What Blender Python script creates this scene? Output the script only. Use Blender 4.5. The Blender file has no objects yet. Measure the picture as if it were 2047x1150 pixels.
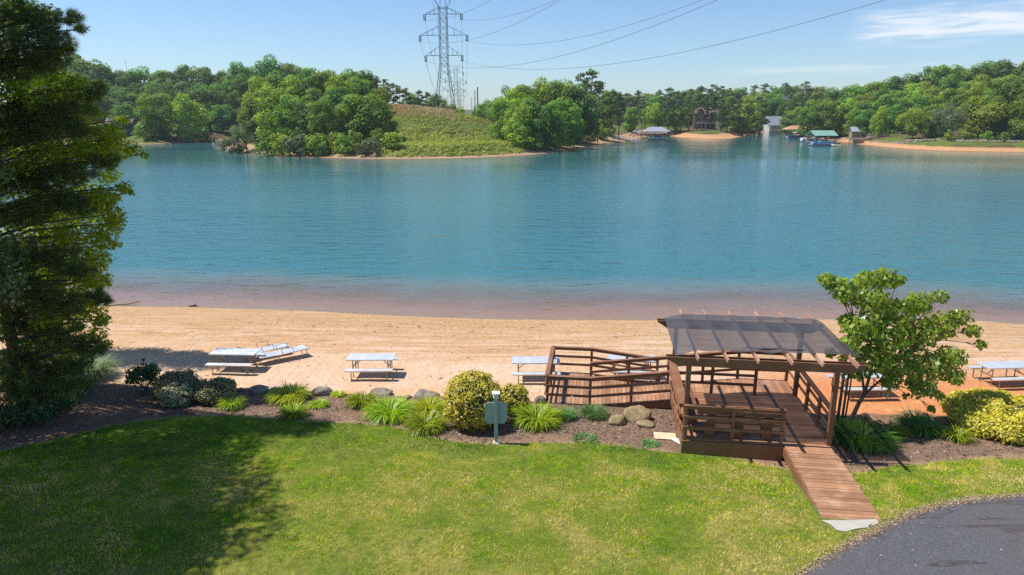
import bpy, math, random
import numpy as np
from mathutils import Vector, Matrix
R = math.radians
random.seed(7)
rng = np.random.default_rng(7)
scene = bpy.context.scene
COL = scene.collection
PI = math.pi

# ------------------------------------------------------------------ camera
CAM = Vector((0, 0, 10.0)); F = 1365.0; PITCH = R(14.38)
cd = bpy.data.cameras.new('camera'); cam = bpy.data.objects.new('camera', cd); COL.objects.link(cam)
cam.location = CAM; cam.rotation_euler = (R(90) - PITCH, 0, 0)
cd.sensor_width = 36.0; cd.lens = 36.0 * F / 2047.0; cd.clip_end = 6000; cd.clip_start = 0.1
scene.camera = cam
cP, sP = math.cos(PITCH), math.sin(PITCH)

def ray(px, py):
    r, u = px - 1023.5, 575 - py
    return Vector((r, F * cP + u * sP, u * cP - F * sP))

def G(px, py, z=0.0):
    d = ray(px, py); t = (z - CAM.z) / d.z
    return CAM + d * t

def D(px, py, Y):
    d = ray(px, py); return CAM + d * (Y / d.y)

# ------------------------------------------------------------------ objects
def tag(o, label=None, cat=None, group=None, kind=None):
    if label: o['label'] = label
    if cat: o['category'] = cat
    if group: o['group'] = group
    if kind: o['kind'] = kind
    return o

def empty(name, loc=(0, 0, 0), rz=0.0, label=None, cat=None, group=None):
    o = bpy.data.objects.new(name, None); COL.objects.link(o)
    o.location = loc; o.rotation_euler = (0, 0, rz); o.empty_display_size = 0.2
    return tag(o, label, cat, group)

def np_mesh(name, V, Fc, smooth=False):
    """V (n,3), Fc (m,k) all faces the same size"""
    V = np.asarray(V, dtype=np.float32); Fc = np.asarray(Fc, dtype=np.int32)
    me = bpy.data.meshes.new(name); m, k = Fc.shape
    me.vertices.add(len(V)); me.vertices.foreach_set('co', V.ravel())
    me.loops.add(m * k); me.loops.foreach_set('vertex_index', Fc.ravel())
    me.polygons.add(m); me.polygons.foreach_set('loop_start', np.arange(0, m * k, k, dtype=np.int32))
    if smooth: me.polygons.foreach_set('use_smooth', np.ones(m, dtype=bool))
    me.update(calc_edges=True)
    return me

def link(name, me, mat, parent=None, loc=None):
    o = bpy.data.objects.new(name, me); COL.objects.link(o)
    if mat is not None:
        me.materials.clear(); me.materials.append(mat)
    if parent is not None: o.parent = parent
    if loc is not None: o.location = loc
    return o

class MB:
    """collects solids into ONE mesh"""
    def __init__(s): s.v = []; s.f = []
    def add(s, vs, fs):
        b = len(s.v); s.v += [tuple(p) for p in vs]; s.f += [tuple(i + b for i in f) for f in fs]; return s
    def box(s, c, size, M=None):
        hx, hy, hz = size[0] / 2, size[1] / 2, size[2] / 2
        vs = [Vector((x, y, z)) for z in (-hz, hz) for y in (-hy, hy) for x in (-hx, hx)]
        if M is not None: vs = [M @ v for v in vs]
        c = Vector(c)
        return s.add([v + c for v in vs], [(0, 2, 3, 1), (4, 5, 7, 6), (0, 1, 5, 4), (2, 6, 7, 3), (0, 4, 6, 2), (1, 3, 7, 5)])
    def bar(s, a, b, w, h, up=(0, 0, 1)):
        """rectangular bar from a to b: w across, h along 'up'"""
        a, b = Vector(a), Vector(b); d = (b - a); L = d.length
        if L < 1e-6: return s
        x = d / L; up = Vector(up)
        y = up.cross(x)
        if y.length < 1e-4: y = Vector((1, 0, 0)).cross(x) if abs(x.x) < .9 else Vector((0, 1, 0)).cross(x)
        y.normalize(); z = x.cross(y)
        M = Matrix((x, y, z)).transposed()
        return s.box((a + b) / 2, (L, w, h), M)
    def tube(s, pts, rad, n=8, cap=True):
        pts = [Vector(p) for p in pts]
        if not hasattr(rad, '__len__'): rad = [rad] * len(pts)
        vs, fs = [], []
        prev = None
        for i, p in enumerate(pts):
            t = (pts[min(i + 1, len(pts) - 1)] - pts[max(i - 1, 0)]).normalized()
            if prev is None:
                a = Vector((0, 0, 1)).cross(t)
                if a.length < .1: a = Vector((1, 0, 0)).cross(t)
            else:
                a = prev - t * prev.dot(t)
            a.normalize(); prev = a; b = t.cross(a)
            for k in range(n):
                q = 2 * PI * k / n
                vs.append(p + (a * math.cos(q) + b * math.sin(q)) * rad[i])
        for i in range(len(pts) - 1):
            for k in range(n):
                k2 = (k + 1) % n
                fs.append((i * n + k, i * n + k2, (i + 1) * n + k2, (i + 1) * n + k))
        if cap:
            fs.append(tuple(range(n - 1, -1, -1))); fs.append(tuple((len(pts) - 1) * n + k for k in range(n)))
        return s.add(vs, fs)
    def prism(s, poly, z0, z1):
        n = len(poly)
        vs = [(p[0], p[1], z0) for p in poly] + [(p[0], p[1], z1) for p in poly]
        fs = [tuple(range(n - 1, -1, -1)), tuple(range(n, 2 * n))]
        fs += [(i, (i + 1) % n, n + (i + 1) % n, n + i) for i in range(n)]
        return s.add(vs, fs)
    def build(s, name, mat, parent=None, smooth=False, bevel=0.0, loc=None):
        me = bpy.data.meshes.new(name); me.from_pydata(s.v, [], s.f); me.update()
        if smooth:
            for p in me.polygons: p.use_smooth = True
        o = link(name, me, mat, parent, loc)
        if bevel > 0:
            m = o.modifiers.new('bevel', 'BEVEL'); m.width = bevel; m.segments = 1; m.limit_method = 'ANGLE'
        return o

def copy_tree(o, parent=None):
    c = o.copy(); COL.objects.link(c)
    if parent is not None: c.parent = parent
    for ch in list(o.children): copy_tree(ch, c)
    return c

# ------------------------------------------------------------------ material kit
class NT:
    def __init__(s, name):
        s.mat = bpy.data.materials.new(name); s.mat.use_nodes = True
        s.t = s.mat.node_tree; s.t.nodes.clear()
        s.out = s.t.nodes.new('ShaderNodeOutputMaterial')
    def n(s, typ, **kw):
        x = s.t.nodes.new(typ)
        for k, v in kw.items(): setattr(x, k, v)
        return x
    def l(s, a, b): s.t.links.new(a, b)
    def set(s, sock, val):
        if hasattr(val, 'is_linked') or isinstance(val, bpy.types.NodeSocket): s.l(val, sock)
        else: sock.default_value = val
    def coord(s, kind='Object'):
        if kind == 'World': return s.n('ShaderNodeNewGeometry').outputs['Position']
        return s.n('ShaderNodeTexCoord').outputs[kind]
    def mapv(s, vec, scale=(1, 1, 1), loc=(0, 0, 0), rot=(0, 0, 0)):
        m = s.n('ShaderNodeMapping'); s.l(vec, m.inputs['Vector'])
        m.inputs['Scale'].default_value = scale; m.inputs['Location'].default_value = loc; m.inputs['Rotation'].default_value = rot
        return m.outputs['Vector']
    def noise(s, vec, scale=5, detail=4, rough=.55, dist=0.0, out='Fac'):
        x = s.n('ShaderNodeTexNoise'); s.l(vec, x.inputs['Vector'])
        x.inputs['Scale'].default_value = scale; x.inputs['Detail'].default_value = detail
        x.inputs['Roughness'].default_value = rough; x.inputs['Distortion'].default_value = dist
        return x.outputs[out]
    def voro(s, vec, scale=5, out='Distance', feature='F1', rand=1.0):
        x = s.n('ShaderNodeTexVoronoi', feature=feature); s.l(vec, x.inputs['Vector']); x.inputs['Scale'].default_value = scale
        x.inputs['Randomness'].default_value = rand
        return x.outputs[out]
    def ramp(s, fac, stops, interp='LINEAR'):
        x = s.n('ShaderNodeValToRGB'); s.set(x.inputs[0], fac); cr = x.color_ramp; cr.interpolation = interp
        while len(cr.elements) < len(stops): cr.elements.new(0.5)
        for e, (p, c) in zip(cr.elements, stops):
            e.position = p; e.color = (c if hasattr(c, '__len__') else (c, c, c)) + ((1,) if not hasattr(c, '__len__') or len(c) == 3 else ())
        return x.outputs[0]
    def mix(s, fac, a, b, mode='MIX'):
        x = s.n('ShaderNodeMix', data_type='RGBA', blend_type=mode)
        s.set(x.inputs[0], fac)
        for sock, v in ((x.inputs[6], a), (x.inputs[7], b)):
            if isinstance(v, (tuple, list)): v = tuple(v) + ((1,) if len(v) == 3 else ())
            s.set(sock, v)
        return x.outputs[2]
    def m(s, op, a, b=0.0, c=None, clamp=False):
        x = s.n('ShaderNodeMath', operation=op, use_clamp=clamp)
        s.set(x.inputs[0], a); s.set(x.inputs[1], b)
        if c is not None: s.set(x.inputs[2], c)
        return x.outputs[0]
    def smooth(s, v, a, b):
        x = s.n('ShaderNodeMapRange', interpolation_type='SMOOTHSTEP')
        s.set(x.inputs[0], v); x.inputs[1].default_value = a; x.inputs[2].default_value = b
        x.inputs[3].default_value = 0; x.inputs[4].default_value = 1
        return x.outputs[0]
    def sep(s, v):
        x = s.n('ShaderNodeSeparateXYZ'); s.l(v, x.inputs[0]); return x.outputs
    def bump(s, h, strength=.3, dist=.05, normal=None):
        x = s.n('ShaderNodeBump'); s.set(x.inputs['Height'], h); s.set(x.inputs['Strength'], strength); x.inputs['Distance'].default_value = dist
        if normal is not None: s.l(normal, x.inputs['Normal'])
        return x.outputs['Normal']
    def hsv(s, col, h=.5, sat=1.0, v=1.0):
        x = s.n('ShaderNodeHueSaturation'); s.set(x.inputs['Color'], col if not isinstance(col, tuple) else col + (1,))
        s.set(x.inputs['Hue'], h); s.set(x.inputs['Saturation'], sat); s.set(x.inputs['Value'], v)
        return x.outputs[0]
    def pbr(s, col, rough=.7, metal=0.0, normal=None, spec=.5, **kw):
        b = s.n('ShaderNodeBsdfPrincipled')
        if isinstance(col, (tuple, list)): col = tuple(col) + ((1,) if len(col) == 3 else ())
        s.set(b.inputs['Base Color'], col); s.set(b.inputs['Roughness'], rough); s.set(b.inputs['Metallic'], metal)
        s.set(b.inputs['Specular IOR Level'], spec)
        for k, v in kw.items(): s.set(b.inputs[k.replace('_', ' ')], v)
        if normal is not None: s.l(normal, b.inputs['Normal'])
        s.l(b.outputs[0], s.out.inputs['Surface'])
        return s.mat

def simple(name, col, rough=.6, metal=0.0, var=.25, scale=6.0, bump=.15, spec=.5):
    """plain painted / metal / plastic surface with wear in colour, gloss and relief"""
    t = NT(name); v = t.coord('Object')
    n1 = t.noise(v, scale, 5, .6); n2 = t.noise(v, scale * 7, 3, .6)
    k = t.m('MULTIPLY_ADD', n1, 2 * var, 1 - var)
    k = t.m('MULTIPLY', k, t.m('MULTIPLY_ADD', n2, var, 1 - var / 2))
    c = t.hsv(tuple(col), .5, 1.0, k)
    r = t.m('MULTIPLY_ADD', n1, .3, rough - .15, clamp=True)
    return t.pbr(c, r, metal, t.bump(n2, bump, .02), spec)

def foliage(name, dark, light, trans=.35, hue=.02, val=.35, rough=.5, gloss=.04, perobj=.25, scale=.25, tcol=None):
    """leaf surface: colour differs leaf by leaf, clump by clump and tree by tree"""
    t = NT(name)
    g = t.n('ShaderNodeNewGeometry'); oi = t.n('ShaderNodeObjectInfo')
    isl = g.outputs['Random Per Island']
    v = t.coord('Object')
    cl = t.noise(v, scale, 3, .6)
    f = t.m('ADD', t.m('MULTIPLY', isl, .55), t.m('MULTIPLY', cl, .9)); f = t.m('SUBTRACT', f, .22, clamp=True)
    c = t.mix(f, dark, light)
    hh = t.m('MULTIPLY_ADD', oi.outputs['Random'], hue * 2, .5 - hue)
    vv = t.m('MULTIPLY_ADD', oi.outputs['Random'], perobj * 2, 1 - perobj)
    vv = t.m('MULTIPLY', vv, t.m('MULTIPLY_ADD', isl, val, 1 - val / 2))
    c = t.hsv(c, hh, 1.0, vv)
    d = t.n('ShaderNodeBsdfDiffuse'); t.l(c, d.inputs[0])
    tr = t.n('ShaderNodeBsdfTranslucent'); t.l(t.hsv(c, .49, 1.1, 1.5) if tcol is None else t.mix(.6, c, tcol), tr.inputs[0])
    mx = t.n('ShaderNodeMixShader'); mx.inputs[0].default_value = trans
    t.l(d.outputs[0], mx.inputs[1]); t.l(tr.outputs[0], mx.inputs[2])
    gl = t.n('ShaderNodeBsdfGlossy'); gl.inputs['Roughness'].default_value = rough; gl.inputs[0].default_value = (.8, .9, 1, 1)
    m2 = t.n('ShaderNodeMixShader'); m2.inputs[0].default_value = gloss
    t.l(mx.outputs[0], m2.inputs[1]); t.l(gl.outputs[0], m2.inputs[2])
    t.l(m2.outputs[0], t.out.inputs['Surface'])
    return t.mat

def bark(name, a, b, scale=3.0):
    t = NT(name); v = t.mapv(t.coord('Object'), (scale, scale, scale * .25))
    n = t.noise(v, 4, 5, .65); w = t.voro(v, 6, 'Distance', 'DISTANCE_TO_EDGE')
    c = t.mix(n, a, b)
    return t.pbr(c, .9, 0, t.bump(t.m('ADD', n, w), .6, .04), .2)

# ------------------------------------------------------------------ leaf clouds
def unit(n):
    v = rng.normal(size=(n, 3)); return v / np.linalg.norm(v, axis=1, keepdims=True)

QUAD = np.array([(-.5, -.5), (.5, -.5), (.5, .5), (-.5, .5)])
KITE = np.array([(0, -.6), (.42, -.1), (.28, .35), (0, .6), (-.32, .3), (-.45, -.12)])
HEART = np.array([(0, -.42), (.3, -.5), (.48, -.2), (.3, .18), (0, .55), (-.3, .18), (-.48, -.2), (-.3, -.5)])
def _star():
    p = []
    for k in range(5):
        a = PI / 2 + 2 * PI * k / 5
        p.append((math.cos(a) * .55, math.sin(a) * .55)); a += PI / 5
        p.append((math.cos(a) * .24, math.sin(a) * .24))
    return np.array(p)
STAR = _star()
BLADE = np.array([(-.06, -.5), (.06, -.5), (.09, 0), (0, .5), (-.09, 0)])

def cards(C, N, S, tmpl, up=None, droop=0.0):
    """one flat leaf polygon per centre C with normal N and size S; returns V, Fc"""
    n = len(C); k = len(tmpl)
    N = N / np.maximum(np.linalg.norm(N, axis=1, keepdims=True), 1e-6)
    if up is None: a = unit(n)
    else: a = up + .35 * unit(n)
    T = np.cross(N, a); T /= np.maximum(np.linalg.norm(T, axis=1, keepdims=True), 1e-6)
    B = np.cross(N, T)
    V = C[:, None, :] + S[:, None, None] * (T[:, None, :] * tmpl[None, :, 0, None] + B[:, None, :] * tmpl[None, :, 1, None])
    if droop:
        V[:, :, 2] -= droop * S[:, None] * (np.abs(tmpl[None, :, 0]) ** 2 + np.abs(tmpl[None, :, 1]) ** 2) * 2
    return V.reshape(-1, 3), np.arange(n * k).reshape(n, k)

def lump_leaves(lumps, dens, size, upbias=.35, shell=.55, jit=.6, minup=-1.0):
    """lumps: list of (centre, (rx,ry,rz)); leaves near each lump's surface, facing outwards"""
    Cs, Ns = [], []
    for c, r in lumps:
        r = np.array(r, dtype=float) if hasattr(r, '__len__') else np.array([r, r, r], dtype=float)
        area = 4 * PI * ((r[0] * r[1]) ** 1.6 / 3 + (r[0] * r[2]) ** 1.6 / 3 + (r[1] * r[2]) ** 1.6 / 3) ** (1 / 1.6)
        n = max(6, int(area * dens))
        u = unit(n); u = u[u[:, 2] > minup]
        rad = shell + (1 - shell) * rng.random(len(u)) ** .6 + .08 * rng.normal(size=len(u))
        Cs.append(np.array(c) + u * r * rad[:, None])
        nn = u / r; nn /= np.linalg.norm(nn, axis=1, keepdims=True)
        Ns.append(nn + jit * unit(len(u)) + np.array([0, 0, upbias]))
    C = np.concatenate(Cs); N = np.concatenate(Ns)
    S = size * (.65 + .7 * rng.random(len(C)))
    return C, N, S
# ------------------------------------------------------------------ world, sun
SUN_EL = 61.0
SUN_DIR = Vector((-.985 * math.cos(R(SUN_EL)), .17 * math.cos(R(SUN_EL)), math.sin(R(SUN_EL)))).normalized()
sd = bpy.data.lights.new('sun', 'SUN'); sd.energy = 4.6; sd.angle = R(.55); sd.color = (1.0, .95, .86)
sun = bpy.data.objects.new('sun', sd); COL.objects.link(sun)
sun.rotation_euler = SUN_DIR.to_track_quat('Z', 'Y').to_euler(); sun.location = (-30, 10, 60)

W = bpy.data.worlds.new('World'); scene.world = W; W.use_nodes = True
wt = W.node_tree; wt.nodes.clear()
class WN(NT):
    def __init__(s): s.t = wt
w = WN()
wout = w.n('ShaderNodeOutputWorld'); bg = w.n('ShaderNodeBackground')
sky = w.n('ShaderNodeTexSky', sky_type='NISHITA'); sky.sun_disc = False
sky.sun_elevation = R(SUN_EL); sky.sun_rotation = math.atan2(SUN_DIR.x, SUN_DIR.y)
sky.altitude = 200; sky.air_density = 1.0; sky.dust_density = .35; sky.ozone_density = 1.5
gen = w.coord('Generated')
sx, sy, sz = w.sep(gen)[0], w.sep(gen)[1], w.sep(gen)[2]
hz = w.m('MAXIMUM', sy, .02)
ax = w.m('DIVIDE', sx, hz); el = w.m('DIVIDE', sz, hz)          # cloud deck coordinates seen towards the lake
cv = w.n('ShaderNodeCombineXYZ'); w.l(ax, cv.inputs[0]); w.l(w.m('MULTIPLY', el, 5.0), cv.inputs[1])
rot = w.mapv(cv.outputs[0], (1, 1, 1), (0, 0, 0), (0, 0, R(-22)))
nz = w.noise(w.mapv(rot, (3.0, 9.0, 1)), 2.2, 6, .62, .5)
def band(x0, x1, xs, slope, y0, half, soft):
    fx = w.m('MULTIPLY', w.smooth(ax, x0, x0 + xs), w.m('SUBTRACT', 1.0, w.smooth(ax, x1, x1 + .3)))
    yy = w.m('SUBTRACT', el, w.m('MULTIPLY_ADD', w.m('SUBTRACT', ax, x0), slope, y0))
    yy = w.m('ADD', w.m('ABSOLUTE', yy), w.m('MULTIPLY_ADD', nz, -.05, .025))
    return w.m('MULTIPLY', fx, w.m('SUBTRACT', 1.0, w.smooth(yy, half - soft, half + soft)))
c1 = band(.452, 1.1, .06, .055, .110, .017, .017)
c2 = band(.27, .47, .10, .02, .0555, .004, .007)
c3 = band(-.9, -.4, .3, .0, .16, .03, .05)
cl = w.m('ADD', w.m('MULTIPLY', c1, .72), w.m('MULTIPLY', c2, .25), clamp=True)
cl = w.m('MULTIPLY', cl, w.smooth(nz, .25, .62))
skb = w.mix(1.0, sky.outputs[0], (.81, .975, 1.17), 'MULTIPLY')
skc = w.mix(cl, skb, (8.6, 8.7, 8.9))
w.l(skc, bg.inputs['Color']); bg.inputs['Strength'].default_value = .09
w.l(bg.outputs[0], wout.inputs['Surface'])

vs = scene.view_settings; vs.view_transform = 'Standard'; vs.look = 'None'; vs.gamma = 1; vs.exposure = 0.45
scene.cycles.use_denoising = False
scene.cycles.use_adaptive_sampling = False
scene.cycles.max_bounces = 8; scene.cycles.transparent_max_bounces = 16
scene.cycles.volume_bounces = 0
scene.cycles.caustics_reflective = False; scene.cycles.caustics_refractive = False
scene.cycles.sample_clamp_indirect = 6

# ------------------------------------------------------------------ foreground relief
WZ = -.5                                                    # water level
def curve(pts, z):
    P = [G(a, b, z) for a, b in pts]; P.sort(key=lambda p: p.x)
    return np.array([p.x for p in P]), np.array([p.y for p in P])
cw = curve([(-700, 596), (0, 604), (215, 612), (400, 615), (600, 621), (800, 632), (1000, 639), (1300, 641), (1645, 639), (1945, 641), (2047, 649), (2700, 690)], WZ)
cb = curve([(-900, 780), (-300, 770), (100, 768), (230, 770), (300, 776), (420, 780), (500, 778), (640, 786), (750, 793), (850, 796), (940, 802), (1080, 806), (1200, 812), (1345, 815), (1500, 822), (1690, 832), (1800, 832), (1900, 834), (2047, 850), (2700, 900)], .2)
cl_ = curve([(-900, 950), (-200, 925), (0, 905), (120, 880), (230, 850), (330, 838), (420, 835), (520, 837), (600, 846), (700, 847), (800, 862), (900, 884), (990, 893), (1080, 891), (1180, 887), (1250, 896), (1370, 908), (1500, 926), (1565, 940), (1690, 950), (1790, 938), (1880, 926), (1960, 920), (2047, 918), (2700, 960)], .42)
def Yw(x): return np.interp(x, *cw)
def Yb(x): return np.interp(x, *cb)
def Yl(x): return np.interp(x, *cl_)
def ss(a, b, x):
    t = np.clip((x - a) / (b - a), 0, 1); return t * t * (3 - 2 * t)
def gz(x, y):
    """height of the near shore: lawn, mulch bed, step down to the beach, lake bed"""
    x = np.asarray(x, float); y = np.asarray(y, float)
    yl, yb, yw = Yl(x), Yb(x), Yw(x)
    z = np.interp(y, [-60, 0, 13.5, 14.5], [1.4, 1.0, .88, .84])
    t = np.clip((y - 14.5) / np.maximum(yl - 14.5, .5), 0, 1)
    z = np.where(y > 14.5, .84 + (.42 - .84) * t, z)
    t2 = np.clip((y - yl) / (yb - yl), 0, 1); z = np.where(y > yl, .42 - .20 * t2, z)
    t3 = ss(yb - .05, yb + .55, y); z = np.where(y > yb - .05, .22 - .18 * t3, z)
    t4 = np.clip((y - yb - .55) / (yw - yb - .55), 0, 1); z = np.where(y > yb + .55, .04 - .54 * t4 ** 1.5, z)
    d = np.maximum(y - yw, 0); z = np.where(y > yw, -.5 - .085 * d - .0006 * d * d, z)
    return z
def gzf(x, y): return float(gz(x, y))
def on(px, py):
    """point of the near shore seen at a pixel"""
    z = .3
    for _ in range(12):
        p = G(px, py, z); z = .5 * z + .5 * gzf(p.x, p.y)
    return Vector((p.x, p.y, gzf(p.x, p.y)))

def strips(xs, rows):
    """rows: list of arrays of y per x; returns V, F on the relief"""
    nx, nr = len(xs), len(rows)
    Y = np.array(rows); X = np.tile(xs, (nr, 1))
    V = np.stack([X, Y, gz(X, Y)], -1).reshape(-1, 3)
    i = np.arange(nr - 1)[:, None] * nx + np.arange(nx - 1)[None, :]
    Fc = np.stack([i, i + 1, i + nx + 1, i + nx], -1).reshape(-1, 4)
    return V, Fc
xs = np.concatenate([np.linspace(-60, -20, 60), np.arange(-19.8, 22, .2), np.linspace(22.4, 70, 60)])

# beach and lake bed -------------------------------------------------
t = NT('sand'); P = t.coord('World'); X, Y, Z = t.sep(P)[0], t.sep(P)[1], t.sep(P)[2]
big = t.noise(P, .22, 4, .6); mid = t.noise(P, 1.3, 5, .6); fine = t.noise(P, 14, 4, .7)
streak = t.noise(t.mapv(P, (.22, 2.6, 1)), 1.0, 6, .65, .6); streak2 = t.noise(t.mapv(P, (.5, 5.5, 1)), 1.2, 5, .7, .4)
pale, tan, red = (.61, .44, .315), (.56, .36, .22), (.54, .215, .085)
c = t.mix(t.smooth(t.m('ADD', t.m('MULTIPLY', big, .6), t.m('MULTIPLY', mid, .4)), .38, .64), pale, tan)
# red clay to the right of the deck and along the rock edge, tan rake lines towards the water
rz = t.m('ADD', t.smooth(X, 6.0, 12.5), t.m('MULTIPLY_ADD', big, 1.2, -.6))
rz = t.m('MULTIPLY', t.smooth(rz, .3, .95), t.m('SUBTRACT', 1.0, t.smooth(Y, 23.8, 27.5)))
c = t.mix(rz, c, red)
rz2 = t.m('MULTIPLY', t.m('SUBTRACT', 1.0, t.smooth(Y, 23.2, 25.0)), t.smooth(mid, .42, .7))
c = t.mix(t.m('MULTIPLY', rz2, .65), c, (.60, .31, .14))
wet = t.smooth(Z, -.12, -.42)
near = t.smooth(Z, -.03, -.2)
c = t.mix(t.m('MULTIPLY', t.m('MULTIPLY', t.smooth(Z, .0, -.14), t.smooth(streak, .36, .60)), .8), c, (.45, .26, .12))
c = t.mix(t.m('MULTIPLY', t.m('MULTIPLY', near, t.smooth(streak2, .52, .66)), .8), c, (.19, .12, .055))
c = t.mix(t.m('MULTIPLY', wet, .55), c, (.40, .25, .12))
spk = t.smooth(t.noise(P, 34, 2, .5), .66, .72)
c = t.mix(t.m('MULTIPLY', spk, .45), c, (.22, .13, .07))
sub = t.smooth(Z, -.5, -.62)
c = t.mix(sub, c, (.46, .25, .16))
h = t.m('ADD', t.m('MULTIPLY', t.noise(P, 3.2, 3, .6), 1.0), t.m('ADD', t.m('MULTIPLY', t.voro(P, 4.5, 'Distance', 'SMOOTH_F1'), .8), t.m('MULTIPLY', fine, .35)))
h = t.m('ADD', h, t.m('MULTIPLY', streak2, .8))
M_sand = t.pbr(c, .9, 0, t.bump(h, .75, .10), .2)
rows = [Yb(xs) - .35]
yb_, yw_ = Yb(xs), Yw(xs)
for q in np.linspace(0, .7, 9): rows.append(yb_ - .05 + q)
for q in np.linspace(.1, 1, 40): rows.append(yb_ + .65 + (yw_ - yb_ - .65) * q)
for q in (1, 2, 3.5, 5.5, 8, 12, 18, 26, 40): rows.append(yw_ + q)
V, Fc = strips(xs, rows)
hn = (np.sin(V[:, 0] * 2.1 + 3 * np.sin(V[:, 1] * 1.7)) * np.sin(V[:, 1] * 2.9 + 2 * np.sin(V[:, 0] * .9))) * .018
V[:, 2] += hn * (V[:, 2] > -.45) * (V[:, 2] < .15)
tag(link('beach', np_mesh('beach', V, Fc, True), M_sand), kind='structure')

# mulch bed ----------------------------------------------------------
t = NT('mulch'); P = t.coord('World')
big = t.noise(P, .45, 5, .65, .6); chip = t.voro(t.mapv(P, (1, 1.6, 1)), 26, 'Color'); chd = t.voro(t.mapv(P, (1, 1.6, 1)), 26, 'Distance')
fine = t.noise(P, 30, 4, .7)
c = t.ramp(t.m('ADD', t.m('MULTIPLY', t.sep(chip)[0], .5), t.m('MULTIPLY', fine, .5)), [(.25, (.12, .075, .052)), (.55, (.265, .168, .118)), (.85, (.46, .325, .235))])
edge = t.noise(P, 1.1, 5, .7)
c = t.mix(t.m('MULTIPLY', t.smooth(big, .47, .68), .8), c, (.40, .24, .15))
c = t.mix(t.m('MULTIPLY', t.smooth(edge, .60, .70), .6), c, (.46, .31, .20))
lw = t.n('ShaderNodeAttribute', attribute_name='rim').outputs['Fac']
c = t.mix(t.m('MULTIPLY', t.smooth(t.m('ADD', lw, t.m('MULTIPLY_ADD', edge, 1.2, -.6)), .55, 1.0), .75), c, (.48, .33, .21))
h = t.m('ADD', t.m('MULTIPLY', chd, .7), t.m('ADD', fine, t.m('MULTIPLY', t.noise(P, 2.5, 3), 2.0)))
M_mulch = t.pbr(c, .95, 0, t.bump(h, .9, .06), .15)
yl_ = Yl(xs)
rows = [yl_ - .6 + (yb_ + .30 - yl_ + .6) * q for q in np.linspace(0, 1, 34)]
V, Fc = strips(xs, rows)
wob = .12 * np.sin(V[:, 0] * 2.3) + .10 * np.sin(V[:, 0] * 5.1 + 1) + .05 * np.sin(V[:, 0] * 11)
edge_row = np.arange(len(V)) >= len(V) - len(xs)
V[edge_row, 1] += wob[edge_row]; V[:, 2] = gz(V[:, 0], V[:, 1]) + .012
V[edge_row, 2] -= .05
me = np_mesh('mulch_bed', V, Fc, True); a = me.attributes.new('rim', 'FLOAT', 'POINT')
a.data.foreach_set('value', np.clip(1 - (V[:, 1] - Yl(V[:, 0])) / .9, 0, 1).astype(np.float32))
tag(link('mulch_bed', me, M_mulch), kind='structure')

# lawn soil ----------------------------------------------------------
t = NT('lawn_soil'); P = t.coord('World')
n1 = t.noise(P, .55, 5, .65, .4); n2 = t.noise(P, 7, 4, .7); n3 = t.noise(P, 40, 3, .7)
c = t.mix(t.smooth(n1, .35, .7), (.12, .18, .018), (.33, .28, .08))
c = t.mix(t.smooth(n2, .3, .75), c, (.11, .13, .02))
c = t.hsv(c, .5, 1, t.m('MULTIPLY_ADD', n3, .9, .55))
M_soil = t.pbr(c, .95, 0, t.bump(t.m('ADD', n2, n3), .8, .04), .15)
rows = [(-30 + (yl_ + .02 + .16 * np.sin(xs * 1.9) * np.sin(xs * .7 + 1) + 30) * q) for q in np.concatenate([[0], np.linspace(.6, 1, 60)])]
V, Fc = strips(xs, rows); V[:, 2] += .024
tag(link('lawn', np_mesh('lawn', V, Fc, True), M_soil), kind='structure')

# asphalt drive ------------------------------------------------------
aedge = [G(a, b, .86) for a, b in [(1560, 1190), (1605, 1150), (1650, 1122), (1700, 1091), (1740, 1070), (1790, 1043), (1840, 1022), (1900, 1004), (1960, 993), (2047, 985), (2200, 975), (2500, 968)]]
def inside_drive(x, y):
    ex = np.array([p.x for p in aedge]); ey = np.array([p.y for p in aedge])
    return (x > ex[0]) & (y < np.interp(x, ex, ey) + .05)
t = NT('asphalt'); P = t.coord('World')
ag = t.voro(P, 70, 'Color'); n1 = t.noise(P, .5, 5, .6, .5); n2 = t.noise(P, 55, 3, .7)
c = t.ramp(t.m('ADD', t.m('MULTIPLY', t.sep(ag)[0], .5), t.m('MULTIPLY', n2, .5)), [(.2, (.05, .05, .058)), (.6, (.10, .10, .115)), (.9, (.19, .19, .21))])
c = t.mix(t.m('MULTIPLY', t.smooth(n1, .42, .7), .45), c, (.11, .095, .085))
st1 = t.noise(t.mapv(P, (.28, 1.5, 1), rot=(0, 0, R(14))), 1.1, 4, .55, 1.2); st2 = t.noise(P, 3.0, 4, .7)
c = t.mix(t.m('MULTIPLY', t.m('MULTIPLY', t.smooth(st1, .555, .60), t.m('SUBTRACT', 1.0, t.smooth(st1, .61, .66))), t.m('MULTIPLY_ADD', st2, .8, .35)), c, (.055, .042, .036))
c = t.mix(t.m('MULTIPLY', t.smooth(st2, .58, .72), .35), c, (.17, .165, .17))
M_asph = t.pbr(c, .88, 0, t.bump(t.m('ADD', t.sep(ag)[0], n2), .5, .015), .3)
vs_, fs_ = [], []
xa = np.linspace(aedge[0].x, 30, 60); ex = [p.x for p in aedge]; ey = [p.y for p in aedge]
rows = [np.interp(xa, ex, ey) - (np.interp(xa, ex, ey) + 25) * (1 - q) for q in np.concatenate([[0], np.linspace(.6, 1, 60)])]
V, Fc = strips(xa, rows)
V[:, 1] += np.where(np.arange(len(V)) >= len(V) - len(xa), .03 * np.sin(V[:, 0] * 9) + .02 * np.sin(V[:, 0] * 23), 0)
V[:, 2] = gz(V[:, 0], V[:, 1]) + .05
tag(link('driveway', np_mesh('driveway', V, Fc, True), M_asph), kind='structure')

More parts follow.
